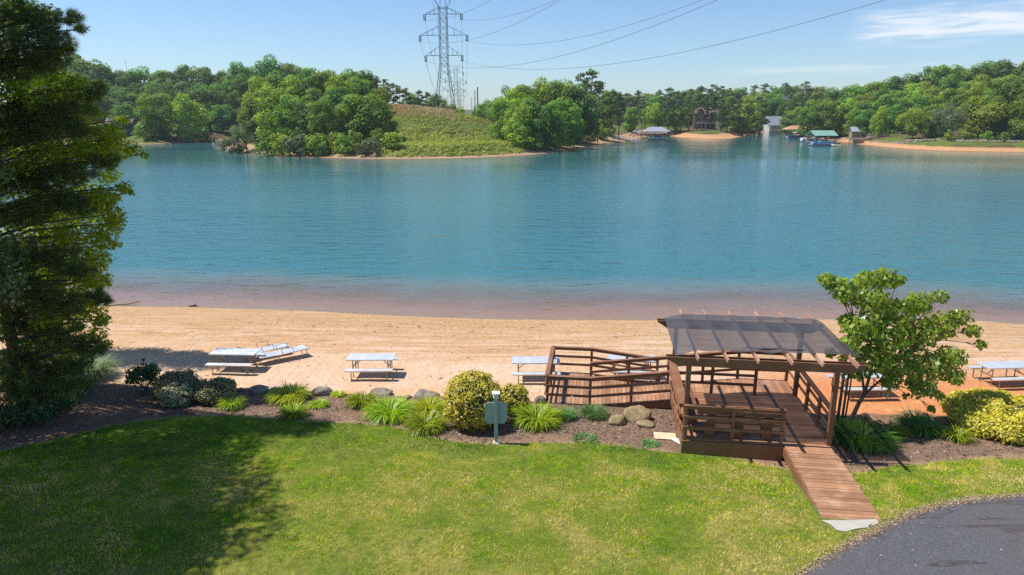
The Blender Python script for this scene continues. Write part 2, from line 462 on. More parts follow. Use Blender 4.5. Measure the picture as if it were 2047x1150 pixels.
# water ---------------------------------------------------------------
t = NT('water'); P = t.coord('World'); X, Y, Z = t.sep(P)[0], t.sep(P)[1], t.sep(P)[2]
at = t.n('ShaderNodeAttribute', attribute_name='depth').outputs['Fac']
gust = t.noise(t.mapv(P, (.010, .022, 1)), 1.0, 4, .55, .6)
deep = t.mix(t.smooth(gust, .35, .65), (.034, .145, .165), (.052, .178, .196))
at_n = t.m('ADD', at, t.m('MULTIPLY_ADD', t.noise(P, .25, 3), 4.0, -2.0))
c = t.mix(t.smooth(at_n, .3, 11.0), (.32, .215, .15), deep)
r1 = t.noise(t.mapv(P, (.9, 2.6, 1), rot=(0, 0, R(-6))), 1.0, 3, .6, .35)
r2 = t.noise(t.mapv(P, (.35, .95, 1), rot=(0, 0, R(9))), 1.0, 2, .5, .2)
r3 = t.noise(t.mapv(P, (2.6, 6.5, 1)), 1.0, 2, .6)
hh = t.m('ADD', t.m('MULTIPLY', r1, .55), t.m('ADD', t.m('MULTIPLY', r2, 1.3), t.m('MULTIPLY', r3, .16)))
amp = t.m('MULTIPLY', t.m('MULTIPLY_ADD', t.smooth(gust, .3, .7), .5, .6), t.m('MULTIPLY_ADD', t.smooth(at, .3, 6), .35, .65))
amp = t.m('MULTIPLY', amp, t.m('MULTIPLY_ADD', t.smooth(at, 60, 140), -.82, 1.0))     # calmer in the lee of the far shore
nrm = t.bump(hh, t.m('MULTIPLY', amp, .85), .20)
body = t.n('ShaderNodeBsdfDiffuse'); t.l(c, body.inputs[0])
tp = t.n('ShaderNodeBsdfTransparent'); tp.inputs[0].default_value = (.86, .9, .92, 1)
m1 = t.n('ShaderNodeMixShader'); t.l(t.m('MULTIPLY_ADD', t.smooth(at_n, 0.3, 9.0), .84, .16), m1.inputs[0]); t.l(tp.outputs[0], m1.inputs[1]); t.l(body.outputs[0], m1.inputs[2])
gl = t.n('ShaderNodeBsdfGlossy'); t.l(t.m('MULTIPLY_ADD', t.smooth(at, 50, 130), -.085, .13), gl.inputs['Roughness']); t.l(nrm, gl.inputs['Normal'])
gl.inputs[0].default_value = (.92, .97, 1, 1)
fr = t.n('ShaderNodeFresnel'); fr.inputs['IOR'].default_value = 1.333; t.l(nrm, fr.inputs['Normal'])
m2 = t.n('ShaderNodeMixShader'); t.l(fr.outputs[0], m2.inputs[0]); t.l(m1.outputs[0], m2.inputs[1]); t.l(gl.outputs[0], m2.inputs[2])
t.l(m2.outputs[0], t.out.inputs['Surface']); M_water = t.mat
xw = np.concatenate([np.linspace(-700, -70, 40), np.linspace(-60, 70, 180), np.linspace(80, 700, 40)])
offs = np.array([-.6, 0, .5, 1, 1.7, 2.5, 3.5, 5, 7, 9, 12, 16, 20, 26, 35, 50, 80, 130, 200, 320, 500, 800])
Yy = np.array([Yw(xw) + o for o in offs]); Xx = np.tile(xw, (len(offs), 1))
V = np.stack([Xx, Yy, np.full_like(Xx, WZ)], -1).reshape(-1, 3)
i = np.arange(len(offs) - 1)[:, None] * len(xw) + np.arange(len(xw) - 1)[None, :]
Fc = np.stack([i, i + 1, i + len(xw) + 1, i + len(xw)], -1).reshape(-1, 4)
me = np_mesh('water', V, Fc, True)
a = me.attributes.new('depth', 'FLOAT', 'POINT'); a.data.foreach_set('value', np.repeat(offs, len(xw)).astype(np.float32))
tag(link('water', me, M_water), kind='structure')

# ------------------------------------------------------------------ far shore relief
SH = [(-900, 300), (-300, 294), (0, 292), (200, 286), (290, 289.5), (330, 288), (380, 285), (420, 281.5), (452, 280), (480, 279),
      (478, 283), (462, 290), (428, 296.5), (440, 300), (470, 304), (520, 310), (600, 315), (700, 318), (800, 319), (900, 318), (1000, 314.5), (1080, 309), (1130, 302.5),
      (1160, 295), (1200, 289), (1250, 284), (1280, 277), (1300, 272), (1335, 272), (1360, 276), (1420, 278.5), (1462, 278), (1485, 273), (1500, 267),
      (1530, 265), (1568, 266), (1600, 271), (1650, 280), (1690, 286), (1740, 292), (1800, 298), (1900, 303), (2047, 305), (2400, 308), (3200, 320)]
SP = np.array([[G(a, b, WZ).x, G(a, b, WZ).y] for a, b in SH])
SPc = np.concatenate([[[-900, SP[0, 1]]], SP, [[1200, SP[-1, 1]], [1200, 2500], [-900, 2500]]])
def in_poly(x, y, P):
    ins = np.zeros(x.shape, bool); n = len(P)
    for i in range(n):
        x1, y1 = P[i]; x2, y2 = P[(i + 1) % n]
        if y1 == y2: continue
        cnd = ((y1 > y) != (y2 > y)) & (x < (x2 - x1) * (y - y1) / (y2 - y1) + x1)
        ins ^= cnd
    return ins
def shore_d(x, y):
    d = np.full(x.shape, 1e9)
    for (x1, y1), (x2, y2) in zip(SPc[:-4], SPc[1:-3]):
        dx, dy = x2 - x1, y2 - y1; q = np.clip(((x - x1) * dx + (y - y1) * dy) / (dx * dx + dy * dy), 0, 1)
        d = np.minimum(d, np.hypot(x - x1 - q * dx, y - y1 - q * dy))
    return np.where(in_poly(x, y, SPc), d, -d)
KN = [G(865, 300, WZ).x * 215 / 190, 218.0]                      # crest of the grassy knoll
def fz(x, y):
    """height of the far shore"""
    x = np.asarray(x, float); y = np.asarray(y, float)
    d = shore_d(x, y)
    z = np.where(d > 0, -.5 + .10 * np.minimum(d, 10) + 1.3 * ss(4, 11, d), -.5 + .15 * np.maximum(d, -30))
    base = ss(4, 30, d)
    # knoll
    k = np.exp(-(((x - KN[0]) / 26) ** 2 + ((y - KN[1] - 4) / 24) ** 2) ** 1.5)
    z = z + base * (6.3 * k)
    z = z + base * 6.0 * np.exp(-(((x + 62) / 42) ** 2 + ((y - 225) / 30) ** 2))           # wooded part of the peninsula
    z = z + ss(20, 90, d) * 9.0 * np.exp(-(((x + 150) / 95) ** 2 + ((y - 360) / 70) ** 2))     # hill across the cove
    z = z + ss(6, 60, d) * 8.0 * np.exp(-(((x - 205) / 85) ** 2 + ((y - 300) / 75) ** 2))      # hill on the dock side
    z = z + ss(300, 520, y) * np.interp(y, [300, 520, 900, 2000], [0, 2.2, 9, 16])
    return z
gx = np.concatenate([np.linspace(-900, -330, 40), np.arange(-324, 330, 3.5), np.linspace(336, 1200, 50)])
gy = np.concatenate([np.arange(150, 330, 2.2), np.linspace(333, 480, 40), np.linspace(500, 2000, 40)])
Xg, Yg = np.meshgrid(gx, gy)
Zg = fz(Xg, Yg)
Zg = Zg + .25 * np.sin(Xg * .31 + np.sin(Yg * .23) * 2) * np.sin(Yg * .37) * (Zg > 0)
V = np.stack([Xg, Yg, Zg], -1).reshape(-1, 3); nx = len(gx)
i = np.arange(len(gy) - 1)[:, None] * nx + np.arange(nx - 1)[None, :]
Fc = np.stack([i, i + 1, i + nx + 1, i + nx], -1).reshape(-1, 4)
t = NT('far_bank'); P = t.coord('World'); X, Y, Z = t.sep(P)[0], t.sep(P)[1], t.sep(P)[2]
n1 = t.noise(P, .06, 4, .6); n2 = t.noise(P, .5, 5, .65); n3 = t.noise(t.mapv(P, (1, 1, 6)), .9, 4, .7)
sandc = t.mix(n3, (.26, .17, .10), (.42, .30, .19))
sandc = t.mix(t.smooth(X, 30, 60), sandc, t.mix(n3, (.42, .21, .10), (.52, .31, .16)))
litter = t.mix(n2, (.06, .04, .022), (.13, .085, .045))
grass = t.mix(n2, (.07, .11, .02), (.13, .16, .035))
veg = t.mix(t.smooth(n1, .42, .56), litter, grass)
zz = t.m('ADD', Z, t.m('MULTIPLY_ADD', n2, .9, -.45))
zz = t.m('ADD', zz, t.m('MULTIPLY', t.m('SUBTRACT', 1.0, t.smooth(X, -105, -82)), 1.3)); zz = t.m('ADD', zz, t.m('MULTIPLY', t.smooth(X, 90, 110), .55))
c = t.mix(t.smooth(zz, .72, 1.25), sandc, veg)
c = t.mix(t.smooth(Z, -.36, -.5), c, (.17, .10, .05))
M_far = t.pbr(c, .95, 0, t.bump(n2, .6, .5), .1)
tag(link('far_shore', np_mesh('far_shore', V, Fc, True), M_far), kind='structure')
def fzf(x, y): return float(fz(np.array([x]), np.array([y]))[0])
def far_on(px, py, z=None):
    z = WZ if z is None else z
    for _ in range(12):
        p = G(px, py, min(z, 9.5)); z = .6 * z + .4 * fzf(p.x, min(p.y, 900))
    return Vector((p.x, p.y, fzf(p.x, p.y)))
# ------------------------------------------------------------------ tree kit
BK1 = bark('bark_grey', (.07, .055, .042), (.20, .165, .13))
BK2 = bark('bark_pine', (.075, .042, .026), (.21, .13, .085))
def fol(name, d, l, **k):
    k.setdefault('gloss', .018); k.setdefault('trans', .42); k.setdefault('rough', .6)
    return foliage(name, d, l, **k)
F_DARK = fol('leaves_dark', (.065, .165, .028), (.18, .30, .048), scale=.22)
F_MID = fol('leaves_mid', (.10, .205, .024), (.25, .37, .05), scale=.22)
F_BRIGHT = fol('leaves_bright', (.17, .27, .022), (.35, .43, .055), scale=.22)
F_GREY = fol('leaves_grey', (.10, .15, .06), (.20, .25, .11), scale=.25)
F_PINE = fol('needles_far', (.06, .115, .034), (.16, .215, .052), scale=.3, trans=.15)

def trunk_mb(H, r, lean=(0, 0), limbs=(), n=7):
    b = MB()
    pts = [(lean[0] * q * q * H, lean[1] * q * q * H, q * H) for q in np.linspace(0, 1, 7)]
    b.tube(pts, [r * (1.25 if i == 0 else 1) * (1 - .75 * i / 6) for i in range(7)], n)
    for (z0, end, rr) in limbs:
        q = z0 / H; p0 = Vector((lean[0] * q * q * H, lean[1] * q * q * H, z0)); e = Vector(end)
        mid = (p0 + e) / 2 + Vector((0, 0, -.06 * (e - p0).length))
        b.tube([p0, mid, e], [rr, rr * .65, rr * .25], 5)
    return b

def broadleaf(name, seed, mat, H=18., Wd=12., lo=.12, n_l=34, dens=4.0, leaf=.46, shape='round', bk=None):
    """tree at the origin: Empty > trunk, crown"""
    global rng
    rng = np.random.default_rng(seed)
    lumps, limbs = [], []
    cz = H * (lo + (1 - lo) * .5); hz = H * (1 - lo) * .5
    for i in range(n_l):
        u = unit(1)[0]
        fr = .50 + .42 * rng.random() ** .6
        zz = u[2]
        if shape == 'tall': wr = Wd / 2 * (.85 - .25 * zz)
        elif shape == 'wide': wr = Wd / 2 * (1.0 + .15 * zz)
        else: wr = Wd / 2 * (1.0 - .12 * zz)
        c = np.array([u[0] * wr * fr, u[1] * wr * fr, cz + zz * hz * fr])
        r = Wd * (.11 + .10 * rng.random())
        lumps.append((c, (r, r, r * (.62 + .25 * rng.random()))))
        if i % 3 == 0: limbs.append((H * (lo * .8 + .25 * rng.random()), tuple(c), .012 * H * .6))
    lumps.append((np.array([0, 0, cz]), (Wd * .26, Wd * .26, hz * .7)))
    C, N, S = lump_leaves(lumps, dens, leaf, upbias=.45, shell=.72, jit=.55)
    V, Fc = cards(C, N, S, KITE)
    root = empty(name)
    link('crown', np_mesh('crown', V, Fc), mat, root)
    trunk_mb(H * .72, .017 * H, (rng.normal() * .02, rng.normal() * .02), limbs).build('trunk', bk or BK1, root, smooth=True)
    root['H'] = H
    return root

def pine(name, seed, mat, H=22., Wd=7., lo=.45, n_l=30, dens=3.0, leaf=.5):
    global rng
    rng = np.random.default_rng(seed)
    lumps, limbs = [], []
    for i in range(n_l):
        q = rng.random() ** .8; z = H * (lo + (1.0 - lo) * q * .97)
        w = Wd / 2 * (1.0 - .68 * q ** 1.6) * (.35 + .65 * rng.random()) * (.55 + .45 * min(1, q * 4))
        a = rng.random() * 2 * PI
        c = np.array([w * math.cos(a), w * math.sin(a), z])
        r = Wd * (.11 + .07 * rng.random())
        lumps.append((c, (r * 1.15, r * 1.15, r * .55)))
        limbs.append((z - .04 * H, tuple(c), .10))
    lumps.append((np.array([0, 0, H * .97]), (Wd * .12, Wd * .12, H * .04)))
    C, N, S = lump_leaves(lumps, dens, leaf, upbias=.5, shell=.4, jit=.9)
    V, Fc = cards(C, N, S, KITE)
    root = empty(name)
    link('crown', np_mesh('crown', V, Fc), mat, root)
    trunk_mb(H * .98, .011 * H, (rng.normal() * .015, rng.normal() * .015), limbs).build('trunk', BK2, root, smooth=True)
    root['H'] = H
    return root

PROTO = {}
def proto(key):
    if key in PROTO: return PROTO[key]
    k, v = key[:-1], int(key[-1]); s = 100 + 13 * len(PROTO)
    if k == 'dark': o = broadleaf('broadleaf_tree', s, F_DARK, 18, 12, -.02, 42)
    elif k == 'mid': o = broadleaf('broadleaf_tree', s, F_MID, 18, 12, -.02, 42, shape=('round', 'tall', 'round')[v])
    elif k == 'bright': o = broadleaf('broadleaf_tree', s, F_BRIGHT, 15, 11.5, -.02, 38)
    elif k == 'wide': o = broadleaf('broadleaf_tree', s, F_BRIGHT, 13, 13.5, .16, 34, shape='wide')
    elif k == 'grey': o = broadleaf('broadleaf_tree', s, F_GREY, 14, 11, .14, 26, dens=3.2, leaf=.38, shape='wide')
    elif k == 'pine': o = pine('pine_tree', s, F_PINE, 22, 7.5, (.42, .30, .5)[v])
    elif k == 'bushy': o = broadleaf('young_tree', s, F_BRIGHT, 8, 6, .0, 24, dens=5, leaf=.38)
    elif k == 'shrub': o = broadleaf('shrub', s, (F_MID, F_GREY, F_BRIGHT)[v], 4, 4.6, -.05, 18, dens=4.5, leaf=.38)
    PROTO[key] = (o, o['H'], [0]); del o['H']
    return PROTO[key]

LOOK = {'dark': ('dark broadleaf tree with a dense lumpy crown', 'tree'), 'mid': ('green broadleaf tree with a rounded crown', 'tree'),
        'bright': ('bright yellow green broadleaf tree', 'tree'), 'wide': ('wide spreading pale tree', 'tree'),
        'grey': ('silvery grey green willowy tree', 'tree'), 'pine': ('tall pine with a bare trunk', 'pine tree'),
        'bushy': ('young bright green bushy tree', 'tree'), 'shrub': ('low round green shrub', 'shrub')}
ORD = ('first second third fourth fifth sixth seventh eighth ninth tenth eleventh twelfth thirteenth fourteenth fifteenth sixteenth seventeenth eighteenth nineteenth twentieth '
       'twenty-first twenty-second twenty-third twenty-fourth twenty-fifth twenty-sixth twenty-seventh twenty-eighth twenty-ninth thirtieth').split()
prng = np.random.default_rng(99)
def put(key, X, Y, ztop, label, group, wide=1.0, zb=None):
    o, H, used = proto(key)
    zb = fzf(X, Y) - .15 if zb is None else zb
    s = max((ztop - zb) / H, .12)
    c = o if used[0] == 0 else copy_tree(o)
    used[0] += 1
    sw = s ** .75 * wide * (.82 + .36 * prng.random())
    c.location = (X, Y, zb); c.rotation_euler = (0, 0, prng.random() * 6.28); c.scale = (sw, sw, s)
    k = key[:-1]
    tag(c, label, LOOK[k][1], group)
    return c
def row(items, group, where, frm, Yj=3.0):
    """items: (key, px, py_top, Y[, wide]); 'where' names the place, 'frm' the landmark the count starts from"""
    for i, it in enumerate(items):
        key, px, py, Y = it[:4]
        wd = it[4] if len(it) > 4 else 1.0
        Y = Y + Yj * (prng.random() - .5) + (4.5 if 'sandy point' in where and key[:5] != 'shrub' else 7.0 if 'front of the grove' in where else 0)
        p = D(px, py, Y)
        look = {'dark': 'dark broadleaf', 'mid': 'green broadleaf', 'bright': 'yellow green broadleaf', 'wide': 'spreading pale tree', 'grey': 'silvery tree',
                'pine': 'bare trunked pine', 'bushy': 'young bright tree', 'shrub': 'low round shrub'}[key[:-1]]
        put(key, p.x, p.y, p.z, f'{look} {where}, {ORD[i]} {frm}', group, wd)
def ramp_y(px, pts):
    return float(np.interp(px, [a for a, b in pts], [b for a, b in pts]))
def auto(px0, px1, step, pts, Y, keys, wide=1.0, dy=8, slopeY=0.0):
    out, px = [], px0
    while px <= px1:
        k = keys[int(prng.random() * len(keys))]
        out.append((k, px + step * .3 * (prng.random() - .5), ramp_y(px, pts) + dy * (prng.random() - .35), Y + slopeY * (px - px0), wide))
        px += step
    return out

# hill across the cove, behind the foreground pine ---------------------
SKL = [(40, 108), (100, 102), (150, 96), (180, 112), (215, 124), (250, 136), (300, 130), (350, 122), (385, 118), (430, 136), (470, 114), (500, 119), (545, 108), (590, 112), (620, 121), (660, 128), (700, 142)]
g = 'trees on the hill across the cove'
row(auto(60, 690, 37, SKL, 345, ['dark0', 'dark1', 'mid0', 'dark2'], 1.0, 8), g, 'on the skyline across the cove', 'from the pine')
row(auto(80, 560, 40, [(a, b + 34) for a, b in SKL], 318, ['dark0', 'dark1', 'mid0', 'dark2'], 1.0, 14), g, 'halfway up the hill across the cove', 'from the pine')
row(auto(70, 500, 44, [(60, 185), (240, 180), (420, 165), (500, 170)], 298, ['dark0', 'dark1', 'dark2', 'mid1'], 1.0, 16), g, 'low on the hill across the cove', 'from the pine')
row([('mid0', 300, 178, 250, 1.0), ('bright0', 374, 188, 256, 1.15), ('dark1', 240, 205, 262), ('shrub0', 291, 268, 244), ('shrub2', 330, 264, 252), ('dark0', 440, 205, 290), ('dark2', 475, 215, 292)],
    g, 'at the water of the shady cove', 'starting at the bright pair')
row([(('shrub0', 'shrub1')[k % 2] if k % 3 else 'bushy0', 60 + 27 * k, 262 - 6 * (k % 3), 252 + 5 * (k % 2), 1.3) for k in range(14)], g, 'along the shaded cove bank', 'from the pine')
# wooded peninsula -------------------------------------------------------
g = 'trees on the wooded peninsula'
row([('shrub1', 466, 262, 186), ('grey0', 487, 236, 184, .8), ('mid1', 512, 172, 188), ('bright1', 545, 170, 184), ('shrub0', 528, 262, 174), ('mid0', 577, 178, 178), ('shrub2', 560, 266, 172), ('dark1', 612, 200, 175), ('shrub1', 596, 258, 170), ('mid2', 646, 190, 174, .9), ('shrub0', 634, 268, 169), ('bright0', 690, 205, 175), ('shrub2', 668, 264, 170), ('shrub0', 712, 262, 169), ('mid0', 728, 178, 178, 1.2), ('bright1', 768, 205, 180, .9), ('shrub0', 752, 258, 171), ('shrub2', 786, 264, 170), ('shrub0', 690, 268, 168), ('shrub1', 735, 268, 167), ('shrub2', 622, 270, 168)],
    g, 'along the sandy point', 'from the rocky tip')
row([('bright0', 520, 152, 208), ('mid1', 552, 138, 211), ('bright1', 585, 152, 207), ('dark0', 618, 140, 212), ('mid0', 650, 134, 212), ('bright0', 680, 150, 209), ('mid2', 708, 148, 212), ('dark1', 668, 168, 204), ('mid1', 625, 168, 203)],
    g, 'in the middle of the peninsula wood', 'from the rocky tip')
row([('mid0', 700, 132, 250), ('dark1', 722, 134, 248), ('pine0', 738, 146, 246), ('pine1', 752, 152, 243), ('pine2', 768, 158, 246), ('bright0', 757, 170, 236, .8), ('pine0', 784, 166, 246), ('pine1', 798, 172, 250), ('pine1', 812, 176, 254), ('mid1', 826, 180, 300), ('pine0', 838, 180, 300), ('pine1', 852, 184, 310), ('dark0', 866, 182, 330), ('mid0', 880, 192, 330), ('shrub0', 893, 207, 300), ('shrub2', 905, 209, 310)],
    g, 'in the dark line behind the point', 'towards the steel pylon')
# grove beyond the knoll --------------------------------------------------
g = 'trees of the grove beyond the grassy knoll'
row([('dark1', 960, 206, 300), ('mid0', 972, 200, 292), ('dark0', 986, 193, 286), ('mid1', 1000, 186, 280), ('dark2', 1020, 172, 275), ('mid2', 1045, 166, 262)], g, 'at the back of the grove', 'from the steel pylon')
row([('mid0', 1015, 190, 190, 1.0), ('bright0', 1038, 196, 182, .9), ('mid1', 1062, 186, 185), ('dark0', 1092, 196, 188, 1.0), ('mid2', 1120, 188, 196), ('bushy0', 1042, 240, 176), ('shrub0', 1072, 262, 180), ('shrub0', 1100, 266, 186), ('dark1', 1142, 205, 206, .9)], g, 'at the front of the grove', 'from the grassy knoll')
row([('bright1', 1030, 176, 218), ('mid0', 1058, 158, 228), ('bright0', 1085, 154, 226), ('mid1', 1112, 150, 228), ('mid2', 1136, 152, 232), ('dark0', 1158, 160, 232)], g, 'at the top of the grove', 'from the grassy knoll')
row([('pine2', 1165, 146, 256), ('pine0', 1182, 138, 254, 1.35), ('pine1', 1198, 162, 244, .9), ('mid1', 1215, 172, 272), ('pine1', 1240, 184, 264), ('pine0', 1226, 178, 268), ('bushy0', 1164, 238, 233), ('bushy0', 1183, 232, 238), ('bushy0', 1206, 236, 252), ('bright1', 1152, 215, 230, .7)], g, 'on the sandy bank beside the gangway', 'from the grove')
# far wood behind the little beach -------------------------------------------
g = 'trees behind the far beach'
row(auto(1236, 1640, 21, [(1200, 176), (1260, 182), (1300, 177), (1350, 175), (1400, 169), (1440, 171), (1480, 168), (1520, 166), (1580, 163), (1640, 163)], 470, ['pine0', 'pine1', 'mid0', 'pine2', 'dark0'], 1.35, 6), g, 'on the far skyline', 'from the grove')
row(auto(1230, 1640, 25, [(1200, 186), (1640, 182)], 425, ['pine1', 'mid1', 'dark1', 'pine0'], 1.3, 10), g, 'below the far skyline', 'from the grove')
row([('mid0', 1262, 208, 325), ('pine1', 1285, 196, 330), ('bright0', 1305, 205, 325, .9), ('pine1', 1322, 192, 328), ('pine2', 1340, 186, 326), ('mid1', 1352, 208, 332), ('pine1', 1366, 182, 326), ('pine2', 1381, 178, 322), ('mid2', 1376, 210, 372), ('pine1', 1397, 188, 332), ('pine1', 1425, 184, 334), ('pine2', 1434, 176, 326), ('pine2', 1447, 178, 318), ('dark1', 1446, 214, 362), ('pine1', 1460, 176, 326), ('pine0', 1475, 182, 322), ('bright1', 1492, 192, 345), ('mid0', 1478, 228, 326), ('pine2', 1418, 178, 334, 1.0), ('pine0', 1402, 172, 395, 1.3)], g, 'round the brown lake house', 'from the gangway')
row([('mid0', 1498, 220, 345), ('pine1', 1524, 190, 352, 1.3), ('bright0', 1512, 182, 385), ('mid1', 1512, 238, 338, .8), ('bright1', 1547, 197, 425, .6), ('dark0', 1569, 198, 405, .7), ('mid0', 1580, 216, 352), ('mid1', 1594, 208, 350), ('pine1', 1606, 200, 365), ('dark1', 1540, 180, 470), ('mid2', 1600, 180, 440)], g, 'round the pale slate roofed house', 'from the brown lake house')
# wooded hill above the docks --------------------------------------------------
SKR = [(1640, 168), (1665, 172), (1690, 168), (1720, 158), (1750, 152), (1800, 142), (1850, 132), (1880, 122), (1905, 120), (1950, 124), (1985, 116), (2047, 110), (2160, 106)]
g = 'trees on the wooded hill above the docks'
row(auto(1650, 2130, 31, SKR, 330, ['mid0', 'dark0', 'mid1', 'dark1', 'mid2'], 1.05, 9, -.07), g, 'on the hill skyline', 'from the pale house')
row(auto(1630, 2110, 33, [(1600, 190)] + [(a, b + 26) for a, b in SKR], 305, ['mid0', 'dark2', 'bright0', 'mid1', 'bright1', 'mid2'], 1.05, 16, -.09), g, 'high on the hill', 'from the pale house')
row(auto(1625, 2110, 36, [(1600, 205), (1700, 192), (1800, 182), (1900, 170), (2047, 165), (2120, 160)], 284, ['bright0', 'mid1', 'mid0', 'bright1', 'mid2', 'dark0'], 1.05, 16, -.09), g, 'halfway down the hill', 'from the pale house')
row([('mid1', 1612, 222, 318, .9), ('bright0', 1640, 214, 296), ('bright1', 1668, 216, 284), ('mid0', 1690, 206, 278), ('mid2', 1712, 212, 268), ('dark0', 1734, 214, 258, .9), ('bright0', 1764, 212, 244, .9), ('dark1', 1790, 205, 256), ('wide0', 1832, 217, 226, 1.0), ('dark0', 1858, 208, 250, .8), ('grey0', 1906, 193, 215, 1.1), ('bushy0', 1936, 248, 208), ('bushy0', 1900, 258, 205), ('mid1', 1866, 204, 232, .9), ('mid0', 1886, 200, 229, .8), ('wide0', 1968, 192, 216, 1.05), ('dark2', 2030, 150, 214, 1.15), ('mid0', 2075, 150, 205, 1.1), ('shrub0', 1978, 262, 205), ('shrub0', 2010, 264, 203), ('shrub0', 1720, 258, 268), ('shrub2', 1746, 262, 262), ('mid2', 2000, 200, 232)],
    g, 'along the dock shore', 'from the tan boathouse')

# brambles and grass on the knoll: ground cover nobody could count ----------------
rng = np.random.default_rng(5)
F_BRAM = foliage('brambles', (.16, .23, .018), (.42, .43, .05), scale=.10, perobj=.05)
lum = []
for _ in range(4200):
    px = 752 + 300 * rng.random(); q = rng.random() ** 1.3
    y = 163 + 61 * q; x = D(px, 250, y).x
    dd = float(shore_d(np.array([x]), np.array([y]))[0])
    if dd < 3.2 + 1.5 * rng.random() or (px < 785 and dd > 10) or (q > .86 and px < 900): continue
    z = fzf(x, y); r = .35 + .55 * rng.random() ** 2
    if q > .6: r *= .6
    lum.append((np.array([x, y, z + r * .2]), (r * 1.3, r * 1.3, r * .8)))
C, N, S = lump_leaves(lum, 9, .26, .6, .75, .6, -.3)
V, Fc = cards(C, N, S, KITE)
tag(link('undergrowth', np_mesh('undergrowth', V, Fc), F_BRAM), 'sunlit green brambles covering the grassy knoll below the pylon', 'undergrowth', kind='stuff')
F_STRAW = foliage('dry_grass', (.40, .28, .12), (.66, .52, .26), scale=.12, perobj=.02)
n = 3000
px = 780 + 130 * rng.random(n) ** 1.5; yy = 206 + 26 * rng.random(n)
xx = np.array([D(a, 250, b).x for a, b in zip(px, yy)]); zz = fz(xx, yy)
C = np.stack([xx, yy, zz + .35], -1); N = unit(n); N[:, 2] *= .15
up = np.tile([0, 0, 1.0], (n, 1))
V, Fc = cards(C, N, .4 + .8 * rng.random(n), BLADE * np.array([1.3, 1.0]), up)
tag(link('dry_grass', np_mesh('dry_grass', V, Fc), F_STRAW), 'straw coloured dry grass on top of the knoll', 'grass', kind='stuff')
# ------------------------------------------------------------------ wood
def wood(name, lo, hi, grey=.0, scale=1.0):
    t = NT(name); v = t.coord('Object'); isl = t.n('ShaderNodeNewGeometry').outputs['Random Per Island']
    g1 = t.noise(t.mapv(v, (1.2, 14, 14)), 1.5, 5, .65, .4); g2 = t.noise(t.mapv(v, (14, 1.2, 14)), 1.5, 5, .65, .4)
    g = t.m('MULTIPLY', t.m('ADD', g1, g2), .5); st = t.noise(v, 1.6, 4, .65)
    f = t.m('ADD', t.m('MULTIPLY', g, .7), t.m('MULTIPLY', isl, .45)); f = t.m('SUBTRACT', f, .12, clamp=True)
    c = t.mix(f, lo, hi)
    c = t.mix(t.m('MULTIPLY', t.smooth(st, .45, .72), .45 + grey), c, tuple(x * 1.2 + .07 for x in hi))
    kn = t.smooth(t.noise(v, 9, 3, .6), .62, .70); c = t.mix(t.m('MULTIPLY', kn, .5), c, tuple(x * .6 for x in lo))
    c = t.hsv(c, .5, 1, t.m('MULTIPLY_ADD', isl, .35, .82))
    r = t.m('MULTIPLY_ADD', g, .3, .45)
    return t.pbr(c, r, 0, t.bump(g, .35, .01), .35)
W_DECK = wood('deck_boards', (.22, .095, .05), (.38, .19, .10), .1)
W_RAIL = wood('stained_timber', (.125, .054, .026), (.23, .105, .052))
W_RAMP = wood('ramp_boards', (.25, .12, .062), (.38, .205, .11), .25)

DO = Vector((4.97, 18.1, 0)); DR = R(-7.4)
deck = empty('deck', DO, DR, 'red brown timber deck with railings, built-in bench and switchback ramp down to the sand', 'deck')
ZD = .90
def inv(p):
    d = Vector(p) - DO; c_, s_ = math.cos(-DR), math.sin(-DR)
    return Vector((d.x * c_ - d.y * s_, d.x * s_ + d.y * c_, d.z))
def wpt(u, v):
    c_, s_ = math.cos(DR), math.sin(DR); return DO.x + u * c_ - v * s_, DO.y + u * s_ + v * c_
def ground(u, v): return gzf(*wpt(u, v))
def zr(u):                              # upper ramp floor
    return float(np.interp(u, [-2.75, 2.45], [.20, ZD]))
def zlow(u): return float(np.interp(u, [-2.75, -.2], [.20, -.10]))
jr = np.random.default_rng(3)
def boards_u(name, u0, u1, v0, v1, z, mat, w=.14, th=.036):     # boards running along u, laid side by side along v
    b = MB(); v = v0
    while v < v1 - .02:
        ww = min(w, v1 - v)
        b.box(((u0 + u1) / 2 + .006 * jr.normal(), v + ww / 2, z - th / 2 + .0025 * jr.normal()), (u1 - u0, ww - .009, th)); v += w
    return b.build(name, mat, deck, bevel=.004)
def boards_v(name, u0, u1, v0, v1, zf, mat, w=.14, th=.036):
    b = MB(); u = u0
    while u < u1 - .02:
        ww = min(w, u1 - u); a = u + ww / 2
        sl = math.atan2(zf(u + ww) - zf(u), ww)
        b.box((a, (v0 + v1) / 2 + .006 * jr.normal(), zf(a) - th / 2 + .002 * jr.normal()), (ww - .009, v1 - v0, th), Matrix.Rotation(-sl, 3, 'Y')); u += w
    return b.build(name, mat, deck, bevel=.004)
boards_u('deck_floor', .0, 4.08, -.12, 3.36, ZD, W_DECK)
boards_v('walkway_floor', 2.48, 4.08, 3.38, 4.86, lambda u: ZD + .002, W_DECK)
boards_v('ramp_floor', -2.75, 2.48, 3.38, 4.86, zr, W_RAMP)
boards_v('landing_floor', -4.25, -2.75, 3.38, 6.45, lambda u: .2, W_RAMP)
boards_v('ramp_floor', -2.75, -.2, 5.02, 6.45, zlow, W_RAMP)
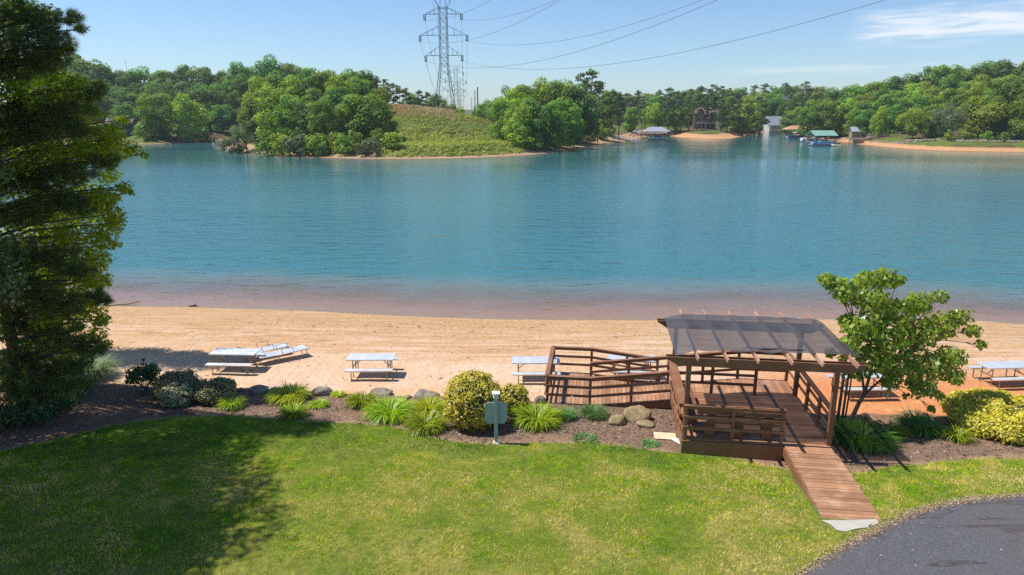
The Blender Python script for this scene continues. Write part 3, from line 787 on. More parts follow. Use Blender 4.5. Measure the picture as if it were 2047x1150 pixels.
# entry ramp
E0, E1 = Vector((2.78, -.14, ZD - .02)), Vector((2.70, -4.18, .885))
b = MB(); n = 29
for i in range(n):
    q = (i + .5) / n; z = E0.z + (E1.z - E0.z) * q - .02
    v = -.14 - 4.04 * q
    b.box((2.78 + .66 + .006 * jr.normal() - .03 * q, v, z + .003 * jr.normal()), (1.32 + .012 * jr.normal(), 4.04 / n - .010, .038))
b.build('entry_ramp', W_RAMP, deck, bevel=.004)
b = MB()
for u in (2.76, 4.10 - .02):
    b.bar((u, -.18, ZD - .19), (u - .03, -4.08, .745), .04, .25)
b.build('ramp_side_board', W_RAIL, deck, bevel=.004)
# rim boards and supports
b = MB()
b.bar((-.06, -.155, ZD - .30), (2.74, -.155, ZD - .30), .045, .52)
b.bar((4.1, -.12, ZD - .22), (4.1, 4.86, ZD - .22), .04, .28)
b.bar((-.03, -.13, ZD - .22), (-.03, 3.36, ZD - .22), .04, .30)
b.bar((2.48, 4.885, ZD - .2), (4.12, 4.885, ZD - .2), .04, .26)
b.bar((2.76, -.175, ZD - .13), (4.12, -.175, ZD - .13), .03, .2)
b.build('rim_board', W_RAIL, deck, bevel=.004)
b = MB()
for v in (3.36, 4.885):
    b.bar((2.48, v, ZD - .16), (-2.75, v, .04), .04, .24); b.bar((-2.75, v, .07), (-4.27, v, .07), .04, .2)
for v in (5.0, 6.47): b.bar((-2.75, v, .07), (-.2, v, -.19), .04, .2)
b.bar((-4.27, 3.36, .07), (-4.27, 6.47, .07), .04, .2); b.bar((-4.25, 6.47, .07), (-2.75, 6.47, .07), .04, .2)
b.build('ramp_side_board', W_RAIL, deck, bevel=.004)
b = MB()
for u in (.3, 1.6, 2.6, 3.9):
    for v in (.1, 1.8, 3.2, 4.7):
        b.bar((u, v, ground(u, v) - .2), (u, v, ZD - .05), .1, .1, (0, 1, 0))
for u in (.9, -.6, -1.9):
    for v in (3.5, 4.7): b.bar((u, v, ground(u, v) - .2), (u, v, zr(u) - .05), .09, .09, (0, 1, 0))
b.build('support_post', W_RAIL, deck)

def post(u, v, z0, z1, s=.092):
    b = MB(); b.box((u, v, (z0 + z1) / 2), (s, s, z1 - z0)); return b.build('post', W_RAIL, deck, bevel=.005)
def rail(pts, posts, cap=.14, h=1.02, mids=(.36, .68), off=0.0, under=True):
    """pts: (u,v,floor z) along the run; posts: indices along the run as (u,v,floor z)"""
    c = MB()
    for a, q in zip(pts[:-1], pts[1:]):
        A, B = Vector(a), Vector(q); up = Vector((0, 0, h))
        c.bar(A + up, B + up, cap, .042)
        if under: c.bar(A + up - Vector((0, 0, .066)), B + up - Vector((0, 0, .066)), .04, .088)
    c.build('handrail', W_RAIL, deck, bevel=.005)
    m_ = MB()
    for a, q in zip(pts[:-1], pts[1:]):
        A, B = Vector(a), Vector(q); d = (B - A).normalized(); nrm = Vector((-d.y, d.x, 0)) * off
        for mz in mids: m_.bar(A + nrm + Vector((0, 0, mz)), B + nrm + Vector((0, 0, mz)), .04, .09)
    m_.build('lower_rail', W_RAIL, deck, bevel=.004)
    for (u, v, z) in posts: post(u, v, z - .34, z + h - .02)
z = ZD
rail([(-.05, -.09, z), (2.76, -.09, z)], [(.02, -.09, z), (1.33, -.09, z), (2.68, -.09, z)], .15, off=-.066)
rail([(-.05, -.02, z), (-.05, 3.5, z)], [(-.02, 1.15, z), (-.02, 2.32, z)], .26, off=.07)
rail([(4.03, -.05, z), (4.03, 4.86, z)], [(4.03, 1.18, z), (4.03, 2.36, z), (4.03, 4.8, z)], .14, off=-.066)
rail([(.0, 3.42, z), (2.72, 3.42, z)], [(1.28, 3.42, z), (2.68, 3.42, z)], .14, off=-.066)
rail([(.0, 3.40, zr(0)), (-2.75, 3.40, .2), (-4.25, 3.40, .2)], [(-1.35, 3.42, zr(-1.35)), (-2.75, 3.42, .2), (-4.22, 3.42, .2)], .15, off=.066)
rail([(-4.24, 3.36, .2), (-4.24, 6.46, .2)], [(-4.2, 4.9, .2), (-4.2, 6.4, .2)], .15, off=.066)
rail([(-4.24, 6.42, .2), (-2.75, 6.42, .2), (-.2, 6.42, zlow(-.2))], [(-2.75, 6.42, .2), (-1.4, 6.42, zlow(-1.4)), (-.25, 6.42, zlow(-.25))], .14, off=-.066)
rail([(-2.75, 4.88, .2), (2.46, 4.88, z), (4.05, 4.88, z)], [(-2.75, 4.9, .2), (-1.4, 4.9, zr(-1.4)), (0.0, 4.9, zr(0)), (1.2, 4.9, zr(1.2)), (2.4, 4.9, z)], .14, off=-.066)
rail([(-2.6, 5.02, .2), (-.3, 5.02, zlow(-.3))], [(-.3, 5.02, zlow(-.3))], .10, under=False, mids=(.5,))
# built-in bench along the front and the left side
b = MB()
for k in range(3): b.box((1.5, .14 + .15 * k, ZD + .45), (2.3, .14, .04))
for k in range(3): b.box((.14 + .15 * k, 1.62, ZD + .45), (.14, 2.6, .04))
b.build('bench_seat', W_RAIL, deck, bevel=.004)
b = MB()
for k in range(2): b.box((1.5, .05, ZD + .62 + .16 * k), (2.3, .035, .13))
b.build('bench_back', W_RAIL, deck, bevel=.004)
for u in (.75, 1.55, 2.35):
    b = MB(); b.box((u, .27, ZD + .215), (.26, .30, .43)); b.box((u, .085, ZD + .60), (.26, .035, .36)); b.build('bench_support', W_RAIL, deck, bevel=.004)
for v in (1.0, 2.2):
    b = MB(); b.box((.26, v, ZD + .215), (.30, .26, .43)); b.build('bench_support', W_RAIL, deck, bevel=.004)

# ------------------------------------------------------------------ pergola
perg = empty('pergola', DO, DR, 'timber pergola with six rafters and a dark shade cloth over the deck', 'pergola')
PZ = 3.10
for (u, v) in ((.02, .02), (4.0, .02), (.02, 3.52), (4.0, 3.52)):
    b = MB(); b.box((u, v, (ground(u, v) - .2 + PZ + .2) / 2), (.135, .135, PZ + .2 - ground(u, v) + .2)); b.build('post', W_RAIL, perg, bevel=.006)
def beam(v, u0, u1):
    b = MB()
    for dv in (-.095, .095):
        vs = [(u0, v + dv - .02, PZ + .26), (u1, v + dv - .02, PZ + .26), (u1 - .02, v + dv - .02, PZ + .19), (u1 - .34, v + dv - .02, PZ), (u0 + .34, v + dv - .02, PZ), (u0 + .02, v + dv - .02, PZ + .19)]
        vs += [(p[0], p[1] + .04, p[2]) for p in vs]; n = 6
        b.add(vs, [(5, 4, 3, 2, 1, 0), tuple(range(6, 12))] + [(i, (i + 1) % n, n + (i + 1) % n, n + i) for i in range(n)][::1])
    return b.build('beam', W_RAIL, perg, bevel=.004)
beam(.02, -.62, 4.74); beam(3.52, -.62, 4.62)
W_RAFT = wood('rafter_timber', (.25, .125, .08), (.40, .22, .15), .2)
for k, u in enumerate((.20, .99, 1.80, 2.68, 3.47, 4.36)):
    b = MB(); L0, L1, z0, z1 = -.50, 4.42, PZ + .263, PZ + .40
    pr = [(L0, z1), (L0 + .02, z0 + .07), (L0 + .10, z0), (L1 - .1, z0), (L1 - .02, z0 + .07), (L1, z1)]
    uu = u - .10 * 0
    vs = [(uu - .02, a, c) for a, c in pr] + [(uu + .02, a, c) for a, c in pr]; n = 6
    b.add(vs, [(5, 4, 3, 2, 1, 0), tuple(range(6, 12))] + [(i, (i + 1) % n, n + (i + 1) % n, n + i) for i in range(n)])
    b.build('rafter', W_RAFT, perg, bevel=.004)
# shade cloth laid over the rafters, sagging between them, one corner pulled out
t = NT('shade_cloth'); v = t.coord('Object')
wv = t.noise(t.mapv(v, (1, 2.5, 1)), 2.2, 3, .5, .5)
d = t.n('ShaderNodeBsdfDiffuse'); t.l(t.mix(wv, (.042, .039, .040), (.088, .078, .074)), d.inputs[0])
tl = t.n('ShaderNodeBsdfTransparent'); g_ = t.n('ShaderNodeBsdfGlossy'); g_.inputs[0].default_value = (.55, .65, .8, 1); g_.inputs['Roughness'].default_value = .45
a_ = t.n('ShaderNodeMixShader'); a_.inputs[0].default_value = .12; t.l(d.outputs[0], a_.inputs[1]); t.l(g_.outputs[0], a_.inputs[2])
mx = t.n('ShaderNodeMixShader'); t.l(t.m('MULTIPLY_ADD', wv, .10, .78), mx.inputs[0]); t.l(tl.outputs[0], mx.inputs[1]); t.l(a_.outputs[0], mx.inputs[2])
t.l(mx.outputs[0], t.out.inputs['Surface'])
nu, nv = 70, 44; RA = [.20, .99, 1.80, 2.68, 3.47, 4.36]
Vc = np.zeros((nv, nu, 3)); r2 = np.random.default_rng(8)
for j in range(nv):
    for i in range(nu):
        p, q = i / (nu - 1), j / (nv - 1)
        u = -.36 + p * (4.98 + .10 * (1 - q) - .0); vv = (.02 + .30 * p) * (1 - q) + (3.62 + .12 * math.sin(p * 3)) * q
        dr = min(abs(u - r_) for r_ in RA)
        sag = .07 * (1 - math.exp(-max(dr - .06, 0) * 5)) * (.4 + .6 * math.sin(PI * q))
        if u < RA[0]: sag += .16 * (RA[0] - u) / .56 * (1.0 - .3 * q)
        if u > RA[-1]: sag += .12 * (u - RA[-1]) / .4
        wr = .012 * math.sin(u * 9 + 3 * math.sin(vv * 3)) * math.sin(vv * 7 + u) * min(1, dr * 4)
        if q < .12 and .25 < p < .62: sag += .02 * math.sin(p * 40)
        Vc[j, i] = (u, vv, PZ + .435 - sag + wr)
i = np.arange(nv - 1)[:, None] * nu + np.arange(nu - 1)[None, :]
Fc = np.stack([i, i + 1, i + nu + 1, i + nu], -1).reshape(-1, 4)
link('shade_cloth', np_mesh('shade_cloth', Vc.reshape(-1, 3), Fc, True), t.mat, perg)
# a rolled hem of spare cloth along the front rafters
b = MB(); pts = [(1.5 + .16 * k, .46 + .03 * math.sin(k * 1.3), PZ + .425 + .012 * math.sin(k * 2.1)) for k in range(12)]
b.tube(pts, [.012 + .022 * math.sin(PI * k / 11) for k in range(12)], 6); b.build('cloth_hem', t.mat, perg, smooth=True)

# ------------------------------------------------------------------ picnic tables
ALU = simple('aluminium_planks', (.72, .73, .74), .42, .5, .2, 2.2, .05)
GALV = simple('tan_steel_tube', (.46, .37, .26), .5, .3, .15, 8, .1)
tabs = []
def picnic():
    o = empty('picnic_table')
    L = 1.83
    def planks(y0, nn, wdt, z):
        b = MB()
        for k in range(nn):
            y = y0 + (k - (nn - 1) / 2) * wdt
            b.box((0, y, z), (L, wdt - .006, .030))
            for s in (-1, 1): b.box((0, y + s * (wdt / 2 - .012), z - .024), (L, .012, .024))
        return b
    planks(0, 3, .245, .755).build('tabletop', ALU, o, bevel=.004)
    for s in (-1, 1): planks(s * .63, 1, .25, .445).build('seat', ALU, o, bevel=.004)
    r = .021
    for sx in (-.68, .68):
        b = MB(); b.tube([(sx, -.70, .40), (sx, .70, .40)], r, 8); b.tube([(sx, -.32, .725), (sx, .32, .725)], r, 8); b.build('crossbar', GALV, o, smooth=True)
        for s in (-1, 1):
            b = MB(); b.tube([(sx, s * .26, .74), (sx, s * .26, .02)], r, 8); b.build('leg', GALV, o, smooth=True)
            b = MB(); b.tube([(sx, s * .66, .43), (sx, s * .66, .07), (sx, s * .63, .03), (sx, s * .56, .015), (sx, s * .26, .015)], r, 8); b.build('leg', GALV, o, smooth=True)
        b = MB(); b.tube([(sx, 0, .40), (sx * .45, 0, .735)], r * .85, 8); b.build('brace', GALV, o, smooth=True)
    return o
pt0 = picnic()
TG = 'picnic tables set out on the beach'
def lay(px, py, rz, label, first=False, dz=0):
    p = on(px, py); o = pt0 if first else copy_tree(pt0)
    o.location = (p.x, p.y, p.z - .01 + dz); o.rotation_euler = (0, 0, R(rz)); tag(o, label, 'picnic table', TG); return o
lay(474, 738, -2.5, 'white picnic table beside the pair of low beach loungers', True)
lay(744, 749, 1.0, 'white picnic table standing alone on open pale sand')
lay(1071, 756, 0.0, 'white picnic table half hidden behind the end of the switchback ramp')
lay(1262, 752, -3, 'white picnic table seen through the railing of the switchback ramp')
lay(1716, 786, 2, 'white picnic table in the shade behind the small multi-stemmed tree')
lay(2003, 766, 4, 'white picnic table behind the big golden shrub beside the drive')

# low beach loungers behind the first table
def lounger(px, py, rz, label, tilt):
    p = on(px, py); o = empty('beach_lounger', p, R(rz), label, 'lounger', 'low loungers by the first picnic table')
    b = MB()
    for k in range(4): b.box((.35, -.21 + .14 * k, .34), (1.35, .132, .02))
    b.build('seat', ALU, o, bevel=.003)
    M = Matrix.Rotation(R(tilt), 3, 'Y')
    b = MB()
    for k in range(4): b.box(Vector((-.32, -.21 + .14 * k, .34)) + M @ Vector((-.36, 0, 0)), (.72, .132, .02), M)
    b.build('backrest', ALU, o, bevel=.003)
    for s in (-1, 1):
        b = MB(); b.tube([(-.34, s * .29, .33), (1.02, s * .29, .33)], .018, 7); b.tube([(-.34, s * .29, .33), (-.34 - .70 * math.cos(R(tilt)), s * .29, .33 + .70 * math.sin(R(tilt)))], .018, 7)
        b.tube([(-.1, s * .31, .33), (-.16, s * .31, .56), (.05, s * .31, .60), (.32, s * .31, .57), (.36, s * .31, .33)], .015, 7); b.build('side_rail', GALV, o, smooth=True)
        for x in (-.3, .92):
            b = MB(); b.tube([(x, s * .29, .33), (x + .02, s * .29, -.02)], .018, 7); b.build('leg', GALV, o, smooth=True)
    return o
lounger(566, 719, 40, 'low white lounger standing clear of the first picnic table', 4)
lounger(527, 714, 40, 'low white lounger tucked in close behind the first picnic table', 22)

# ------------------------------------------------------------------ sign post seen from behind
PAINT = simple('grey_green_paint', (.27, .37, .36), .55, 0, .12, 6, .1)
PAINTW = simple('weathered_white_paint', (.72, .72, .66), .55, 0, .15, 9, .1)
p = on(992, 887)
o = empty('sign_post', p, R(2), 'grey green sign post with a clipped corner board and flat white cap', 'sign')
b = MB(); b.box((0, 0, .72), (.105, .105, 1.48)); b.build('post', PAINT, o, bevel=.006)
b = MB(); b.box((0, 0, .02), (.19, .19, .05)); b.box((0, 0, .06), (.135, .135, .06)); b.build('post_base', PAINTW, o, bevel=.006)
b = MB(); b.box((0, 0, 1.50), (.16, .16, .05)); b.box((0, 0, 1.56), (.10, .10, .09)); b.box((0, 0, 1.63), (.23, .23, .03)); b.box((0, 0, 1.653), (.15, .15, .018)); b.build('cap', PAINTW, o, bevel=.006)
cx, hw, z0, z1, k = 0, .335, .62, 1.30, .075
poly = [(-hw + k, z0), (hw - k, z0), (hw - k, z0 + k), (hw, z0 + k), (hw, z1 - k), (hw - k, z1), (-hw + k, z1), (-hw, z1 - k), (-hw, z0 + k), (-hw + k, z0 + k)]
b = MB(); n = len(poly)
vs = [(a, .056, c) for a, c in poly] + [(a, .085, c) for a, c in poly]
b.add(vs, [tuple(range(n)), tuple(range(2 * n - 1, n - 1, -1))] + [(i, n + i, n + (i + 1) % n, (i + 1) % n) for i in range(n)])
b.build('sign_board', PAINT, o)

# ------------------------------------------------------------------ loose things on the bed
PALE = wood('bare_plywood', (.50, .36, .22), (.66, .50, .34), .1)
p = on(1329, 875); b = MB(); M = Matrix.Rotation(R(-8), 3, 'Z')
for k in range(3): b.box(M @ Vector((0, -.14 + .14 * k, .05 + .004 * k)), (.66, .136, .018), M)
tag(b.build('wooden_board', PALE, None, bevel=.003, loc=p), 'pale wooden board panel lying flat on the mulch beside the deck', 'board')
p = on(1355, 886); b = MB(); M = Matrix.Rotation(R(-58), 3, 'Z')
b.box((0, 0, .04), (.42, .10, .03), M); b.box((.07, .05, .06), (.36, .05, .03), M)
tag(b.build('broken_slat', PAINTW, None, bevel=.003, loc=p), 'broken white slat leaning by the front corner of the deck', 'slat')
DRIFT = wood('driftwood', (.22, .15, .09), (.42, .31, .20), .1)
p = on(243, 611); b = MB(); b.tube([(-.75, -.30, .05), (-.2, -.05, .09), (.3, .12, .07), (.85, .42, .12)], [.035, .045, .04, .02], 7)
tag(b.build('driftwood', DRIFT, None, smooth=True, loc=p), 'long pale driftwood stick at the waterline', 'driftwood')
p = on(388, 613); b = MB(); b.tube([(-.28, -.05, .02), (0, 0, .07), (.2, .02, .04)], [.04, .05, .02], 6); b.tube([(0, 0, .06), (.1, .02, .22)], [.025, .012], 5)
tag(b.build('driftwood', simple('wet_wood', (.05, .035, .025), .6), None, smooth=True, loc=p), 'short dark snag at the waterline', 'driftwood')
# pale concrete apron at the foot of the ramp
t = NT('pale_concrete'); v = t.coord('World'); n1 = t.noise(v, 4, 5, .7); M_con = t.pbr(t.mix(n1, (.30, .27, .22), (.52, .49, .45)), .9, 0, t.bump(t.noise(v, 25, 4), .5, .02), .2)
pl = [on(a, c) for a, c in [(1640, 1043), (1690, 1043), (1752, 1041), (1757, 1050), (1738, 1057), (1712, 1060), (1690, 1066), (1672, 1063), (1660, 1052)]]
b = MB(); b.add([(q.x, q.y, gzf(q.x, q.y) + .040) for q in pl], [tuple(range(len(pl) - 1, -1, -1))])
tag(b.build('ramp_apron', M_con), kind='structure')
# ------------------------------------------------------------------ lawn grass
rng = np.random.default_rng(21)
t = NT('grass_blades'); P = t.coord('World'); isl = t.n('ShaderNodeNewGeometry').outputs['Random Per Island']
X, Y = t.sep(P)[0], t.sep(P)[1]
n1 = t.noise(P, .42, 5, .68, .5); n2 = t.noise(P, 1.9, 5, .7, .3)
n4 = t.noise(P, 5.5, 4, .7)
f = t.m('ADD', t.m('MULTIPLY', n1, .62), t.m('ADD', t.m('MULTIPLY', n2, .62), t.m('MULTIPLY', n4, .34)))
f = t.m('ADD', f, t.m('MULTIPLY', t.smooth(X, -4, 8), .045))
f = t.m('SUBTRACT', f, t.m('MULTIPLY', t.smooth(Y, 16.0, 18.2), .09))
c = t.ramp(f, [(.63, (.075, .23, .008)), (.73, (.24, .46, .014)), (.795, (.46, .58, .03)), (.86, (.78, .66, .17)), (.95, (.88, .74, .32))])
c = t.mix(t.smooth(isl, .90, .97), c, (.42, .40, .19))
c = t.hsv(c, .5, 1.05, t.m('MULTIPLY_ADD', isl, .55, .85))
d = t.n('ShaderNodeBsdfDiffuse'); t.l(c, d.inputs[0]); tr = t.n('ShaderNodeBsdfTranslucent'); t.l(c, tr.inputs[0])
mx = t.n('ShaderNodeMixShader'); mx.inputs[0].default_value = .35; t.l(d.outputs[0], mx.inputs[1]); t.l(tr.outputs[0], mx.inputs[2]); t.l(mx.outputs[0], t.out.inputs['Surface'])
n = 330000
yy = 11.0 + 9.6 * rng.random(n) ** .85; xx = -17 + 34 * rng.random(n)
keep = (np.abs(xx) < .80 * (yy * .97 + 2.4) + .6)
xx, yy = xx[keep], yy[keep]
lim = Yl(xx) + .10 * np.sin(xx * 3.1) * np.sin(xx * 1.3) + .16 * rng.normal(size=len(xx)) * (rng.random(len(xx)) < .5)
keep = (yy < lim) & ~inside_drive(xx, yy - .05 * np.sin(xx * 7) - .04 * rng.normal(size=len(xx)))
# keep the blades off the ramp, its apron and the sign foot
ra = np.array([wpt(2.66, -.1), wpt(4.14, -.1), wpt(4.10, -4.28), wpt(2.60, -4.28)]); keep &= ~in_poly(xx, yy, ra)
keep &= ~in_poly(xx, yy, np.array([(q.x, q.y) for q in pl])) | (rng.random(len(xx)) < .22)
xx, yy = xx[keep], yy[keep]; n = len(xx)
tall = .030 + .030 * rng.random(n) + .045 * np.clip(1 - (lim[keep] - yy) / .5, 0, 1) * rng.random(n) + .02 * (np.sin(xx * 1.7) * np.sin(yy * 2.3) > .3)
a = rng.random(n) * 2 * PI; ln = (.15 + .9 * rng.random(n)) * tall
ba = rng.random(n) * 2 * PI; wd = .0055 + .004 * rng.random(n)
z0 = gz(xx, yy) + .018
V = np.stack([np.stack([xx + np.cos(ba) * wd, yy + np.sin(ba) * wd, z0], -1), np.stack([xx - np.cos(ba) * wd, yy - np.sin(ba) * wd, z0], -1),
              np.stack([xx + np.cos(a) * ln, yy + np.sin(a) * ln, z0 + tall], -1)], 1).reshape(-1, 3)
tag(link('grass', np_mesh('grass', V, np.arange(3 * n).reshape(n, 3)), t.mat), 'short mown lawn grass with dry straw coloured patches', 'grass', kind='stuff')

# ------------------------------------------------------------------ arching blade plants
def arching(n, r0, L, w, rise=1.15, fall=2.1, seg=5, flop=.25):
    a = rng.random(n) * 2 * PI; rr = r0 * np.sqrt(rng.random(n)); Ls = L * (.6 + .5 * rng.random(n))
    e0 = rise * (.75 + .45 * rng.random(n)); ds = fall * (.6 + .8 * rng.random(n))
    a2 = a + flop * rng.normal(size=n)
    pos = np.stack([rr * np.cos(a), rr * np.sin(a), np.zeros(n)], -1); V = []
    side = np.stack([-np.sin(a2), np.cos(a2), np.zeros(n)], -1)
    for k in range(seg + 1):
        q = k / seg; ww = w * (.75 + .5 * q if q < .4 else 1.0 - (q - .4) / .62)
        V.append(pos - side * ww / 2); V.append(pos + side * ww / 2)
        e = e0 - ds * q
        pos = pos + (Ls / seg)[:, None] * np.stack([np.cos(e) * np.cos(a2), np.cos(e) * np.sin(a2), np.sin(e)], -1)
    V = np.stack(V, 1); V[:, :, 2] = np.maximum(V[:, :, 2], -.02)
    m = 2 * (seg + 1); base = np.arange(n)[:, None, None] * m
    q = np.array([[2 * k, 2 * k + 1, 2 * k + 3, 2 * k + 2] for k in range(seg)])[None]
    return V.reshape(-1, 3), (base + q).reshape(-1, 4)
L_DAY = foliage('daylily_leaf', (.15, .25, .012), (.38, .45, .03), scale=2.0, trans=.35, gloss=.02, rough=.35)
L_YEL = foliage('yellow_leaf', (.28, .38, .02), (.52, .54, .05), scale=2.0, trans=.35, gloss=.02, rough=.35)
L_IRIS = foliage('iris_leaf', (.07, .19, .05), (.18, .33, .09), scale=2.0, trans=.3, gloss=.02, rough=.35)
L_DEEP = foliage('deep_leaf', (.06, .16, .02), (.16, .29, .04), scale=2.0, trans=.35, gloss=.02, rough=.35)
L_VAR = foliage('grass_leaf', (.14, .21, .08), (.30, .36, .17), scale=2.0, trans=.35)
def clump(px, py, hw, mat, label, name='daylily', cat='plant', dens=1.0, L=None, rise=1.15, group='clumps of strap leaved plants in the mulch bed', w=.030):
    """strap leaved clump whose visible half width is hw pixels, centred a little behind (px,py)"""
    p = on(px, py - hw * .42); dpt = (p.y * cP + (10 - p.z) * sP); r = hw * dpt / F
    L = L or min(.85, .55 * r + .38)
    n = int((240 + 900 * r * r) * dens)
    V, Fc = arching(n, max(r - .52 * L, .08), L, w, rise)
    o = link(name, np_mesh(name, V, Fc), mat, None, (p.x, p.y, gzf(p.x, p.y) + .01))
    return tag(o, label, cat, group)
clump(465, 826, 25, L_DAY, 'small leafy clump tucked against the clipped shrub nearest the first picnic table')
clump(578, 818, 43, L_YEL, 'bright yellow green clump behind a smaller one, near the long flat rock')
clump(588, 845, 30, L_DAY, 'round green clump at the lawn edge in front of a brighter clump')
clump(637, 822, 22, L_DAY, 'low thin green clump in front of the grey boulder', L=.3)
clump(676, 798, 15, L_YEL, 'tiny yellow clump beside the grey boulder', L=.26)
clump(722, 824, 32, L_DAY, 'green clump touching the back of the largest daylily')
clump(782, 855, 54, L_DAY, 'largest daylily clump, wide and arching, before the rocks')
clump(858, 838, 36, L_YEL, 'yellow topped clump between the daylilies and the big golden shrub')
clump(852, 876, 44, L_DAY, 'dense dark clump at the lawn edge beside the big golden shrub')
clump(905, 838, 26, L_DAY, 'thin green clump squeezed against the side of the big golden shrub')
clump(1072, 868, 54, L_DAY, 'wide arching clump between the sign post and the ramp')
for (px, py, hw, lab) in ((1133, 847, 24, 'small blue green iris clump by the ramp landing'), (1186, 847, 34, 'blue green iris clump beside the tan boulders')):
    o = clump(px, py, hw, L_IRIS, lab, 'iris', L=.48, rise=1.35, dens=1.3, w=.016)
o = clump(1722, 912, 66, L_DEEP, 'big deep green clump spilling out beside the deck post', L=.85, dens=1.1)
clump(1790, 882, 24, L_DAY, 'small bright tuft at the end of the deep green clump')
clump(1835, 880, 46, L_DEEP, 'dark clump shaded by the small tree, before the rocks', dens=.7)
clump(1912, 892, 30, L_DAY, 'sparse clump at the foot of the golden shrub beside the drive', dens=.6)
clump(182, 778, 52, L_VAR, 'tall pale striped grass clump under the dark pine', 'ornamental_grass', 'plant', L=1.15, rise=1.3, dens=1.0)
clump(150, 800, 40, L_DEEP, 'dark grass clump in deep shade under the pine', 'ornamental_grass', 'plant', L=.8, dens=.7)
for (px, py, hw, lab) in ((1300, 898, 20, 'patch of short weeds in the mulch before the tan boulders'), (1172, 893, 30, 'patch of short weeds where lawn meets mulch before the iris')):
    clump(px, py, hw, L_IRIS, lab, 'weed_patch', 'weeds', L=.16, dens=.5, group='weed patches in the mulch')
# iris blooms are parts of the iris clumps
PETAL = simple('lilac_petal', (.66, .62, .74), .6)
STEM = simple('green_stem', (.10, .16, .05), .6)
for o in [x for x in COL.objects if x.name.startswith('iris')]:
    for k in range(2):
        x, y, h = (.25 * rng.normal(), .2 * rng.normal(), .62 + .18 * rng.random())
        b = MB(); b.tube([(x * .6, y * .6, .1), (x, y, h)], .006, 5); b.build('stem', STEM, o)
        C = np.array([[x, y, h + .02]]) + .035 * unit(9) * .6; V, Fc = cards(C, unit(9), np.full(9, .028), KITE); link('bloom', np_mesh('bloom', V, Fc), PETAL, o)

# ------------------------------------------------------------------ clipped and golden shrubs
CORE = simple('twig_mass', (.035, .032, .018), .95, 0, .3, 12, .5)
L_CLIP = foliage('clipped_leaf', (.16, .16, .05), (.40, .36, .14), scale=3, trans=.2, val=.6, perobj=.12)
L_CLIP2 = foliage('clipped_silver_leaf', (.19, .21, .10), (.46, .46, .26), scale=3, trans=.2, val=.6, perobj=.05)
L_GOLD = foliage('golden_leaf', (.32, .32, .02), (.72, .61, .06), hue=.004, scale=2.2, trans=.35, val=.45, perobj=.06)
def ball(name, rx, ry, rz):
    b = MB(); nu, nv = 20, 12; vs = [(0, 0, rz)]
    for j in range(1, nv):
        for i in range(nu):
            th, ph = PI * j / nv, 2 * PI * i / nu; vs.append((rx * math.sin(th) * math.cos(ph), ry * math.sin(th) * math.sin(ph), rz * math.cos(th)))
    vs.append((0, 0, -rz)); fs = [(0, 1 + i, 1 + (i + 1) % nu) for i in range(nu)]
    for j in range(nv - 2):
        for i in range(nu): fs.append((1 + j * nu + i, 1 + (j + 1) * nu + i, 1 + (j + 1) * nu + (i + 1) % nu, 1 + j * nu + (i + 1) % nu))
    l = 1 + (nv - 2) * nu; fs += [(len(vs) - 1, l + (i + 1) % nu, l + i) for i in range(nu)]
    return b.add(vs, fs)
def shrub(px, pyb, hw, hpx, mat, label, group, leaf=.05, dens=620, bumps=70, name='round_shrub'):
    p = on(px, pyb - hw * .22); dpt = (p.y * cP + (10 - p.z) * sP); r = hw * dpt / F; vh = hpx * dpt / F / 2
    rz = math.sqrt(max(vh * vh - (r * .42) ** 2, .03)) / .9
    o = empty(name, (p.x, p.y + .35 * r, gzf(p.x, p.y)), 0, label, 'shrub', group); cz = rz * .82
    core = ball('c', r * .86, r * .86, rz * .86); core.v = [(a, b, c + cz) for a, b, c in core.v]; core.build('branches', CORE, o, smooth=True)
    lum = [((0, 0, cz), (r * .97, r * .97, rz * .97))]
    C, N, S = lump_leaves(lum, dens, leaf, .3, .90, .7)
    if bumps:
        u = unit(bumps); u = u[u[:, 2] > -.6]
        l2 = [((x * r * .93, y * r * .93, cz + z * rz * .93), r * (.10 + .09 * rng.random())) for x, y, z in u]
        C2, N2, S2 = lump_leaves(l2, dens * .8, leaf, .4, .7, .6)
        C, N, S = np.concatenate([C, C2]), np.concatenate([N, N2]), np.concatenate([S, S2])
    k = C[:, 2] > 0; V, Fc = cards(C[k], N[k], S[k], KITE)
    link('foliage', np_mesh('foliage', V, Fc), mat, o)
    return o
g = 'clipped round shrubs beside the path'
shrub(352, 808, 43, 64, L_CLIP, 'clipped olive shrub behind a smaller silvery one', g)
shrub(352, 819, 34, 50, L_CLIP2, 'smallest clipped shrub, silvery, in front of an olive one', g)
shrub(426, 814, 40, 54, L_CLIP, 'clipped olive shrub standing before the first picnic table', g, dens=680)
g = 'golden shrubs in the bed'
shrub(944, 870, 57, 120, L_GOLD, 'big round golden shrub directly behind the sign post', g, .058, 520, 120)
shrub(1026, 834, 33, 62, L_GOLD, 'smaller golden shrub between the sign post and the ramp landing', g, .052, 520, 60)
shrub(2032, 892, 104, 98, L_GOLD, 'broad golden shrub at the end of the bed near the drive', g, .062, 480, 220)

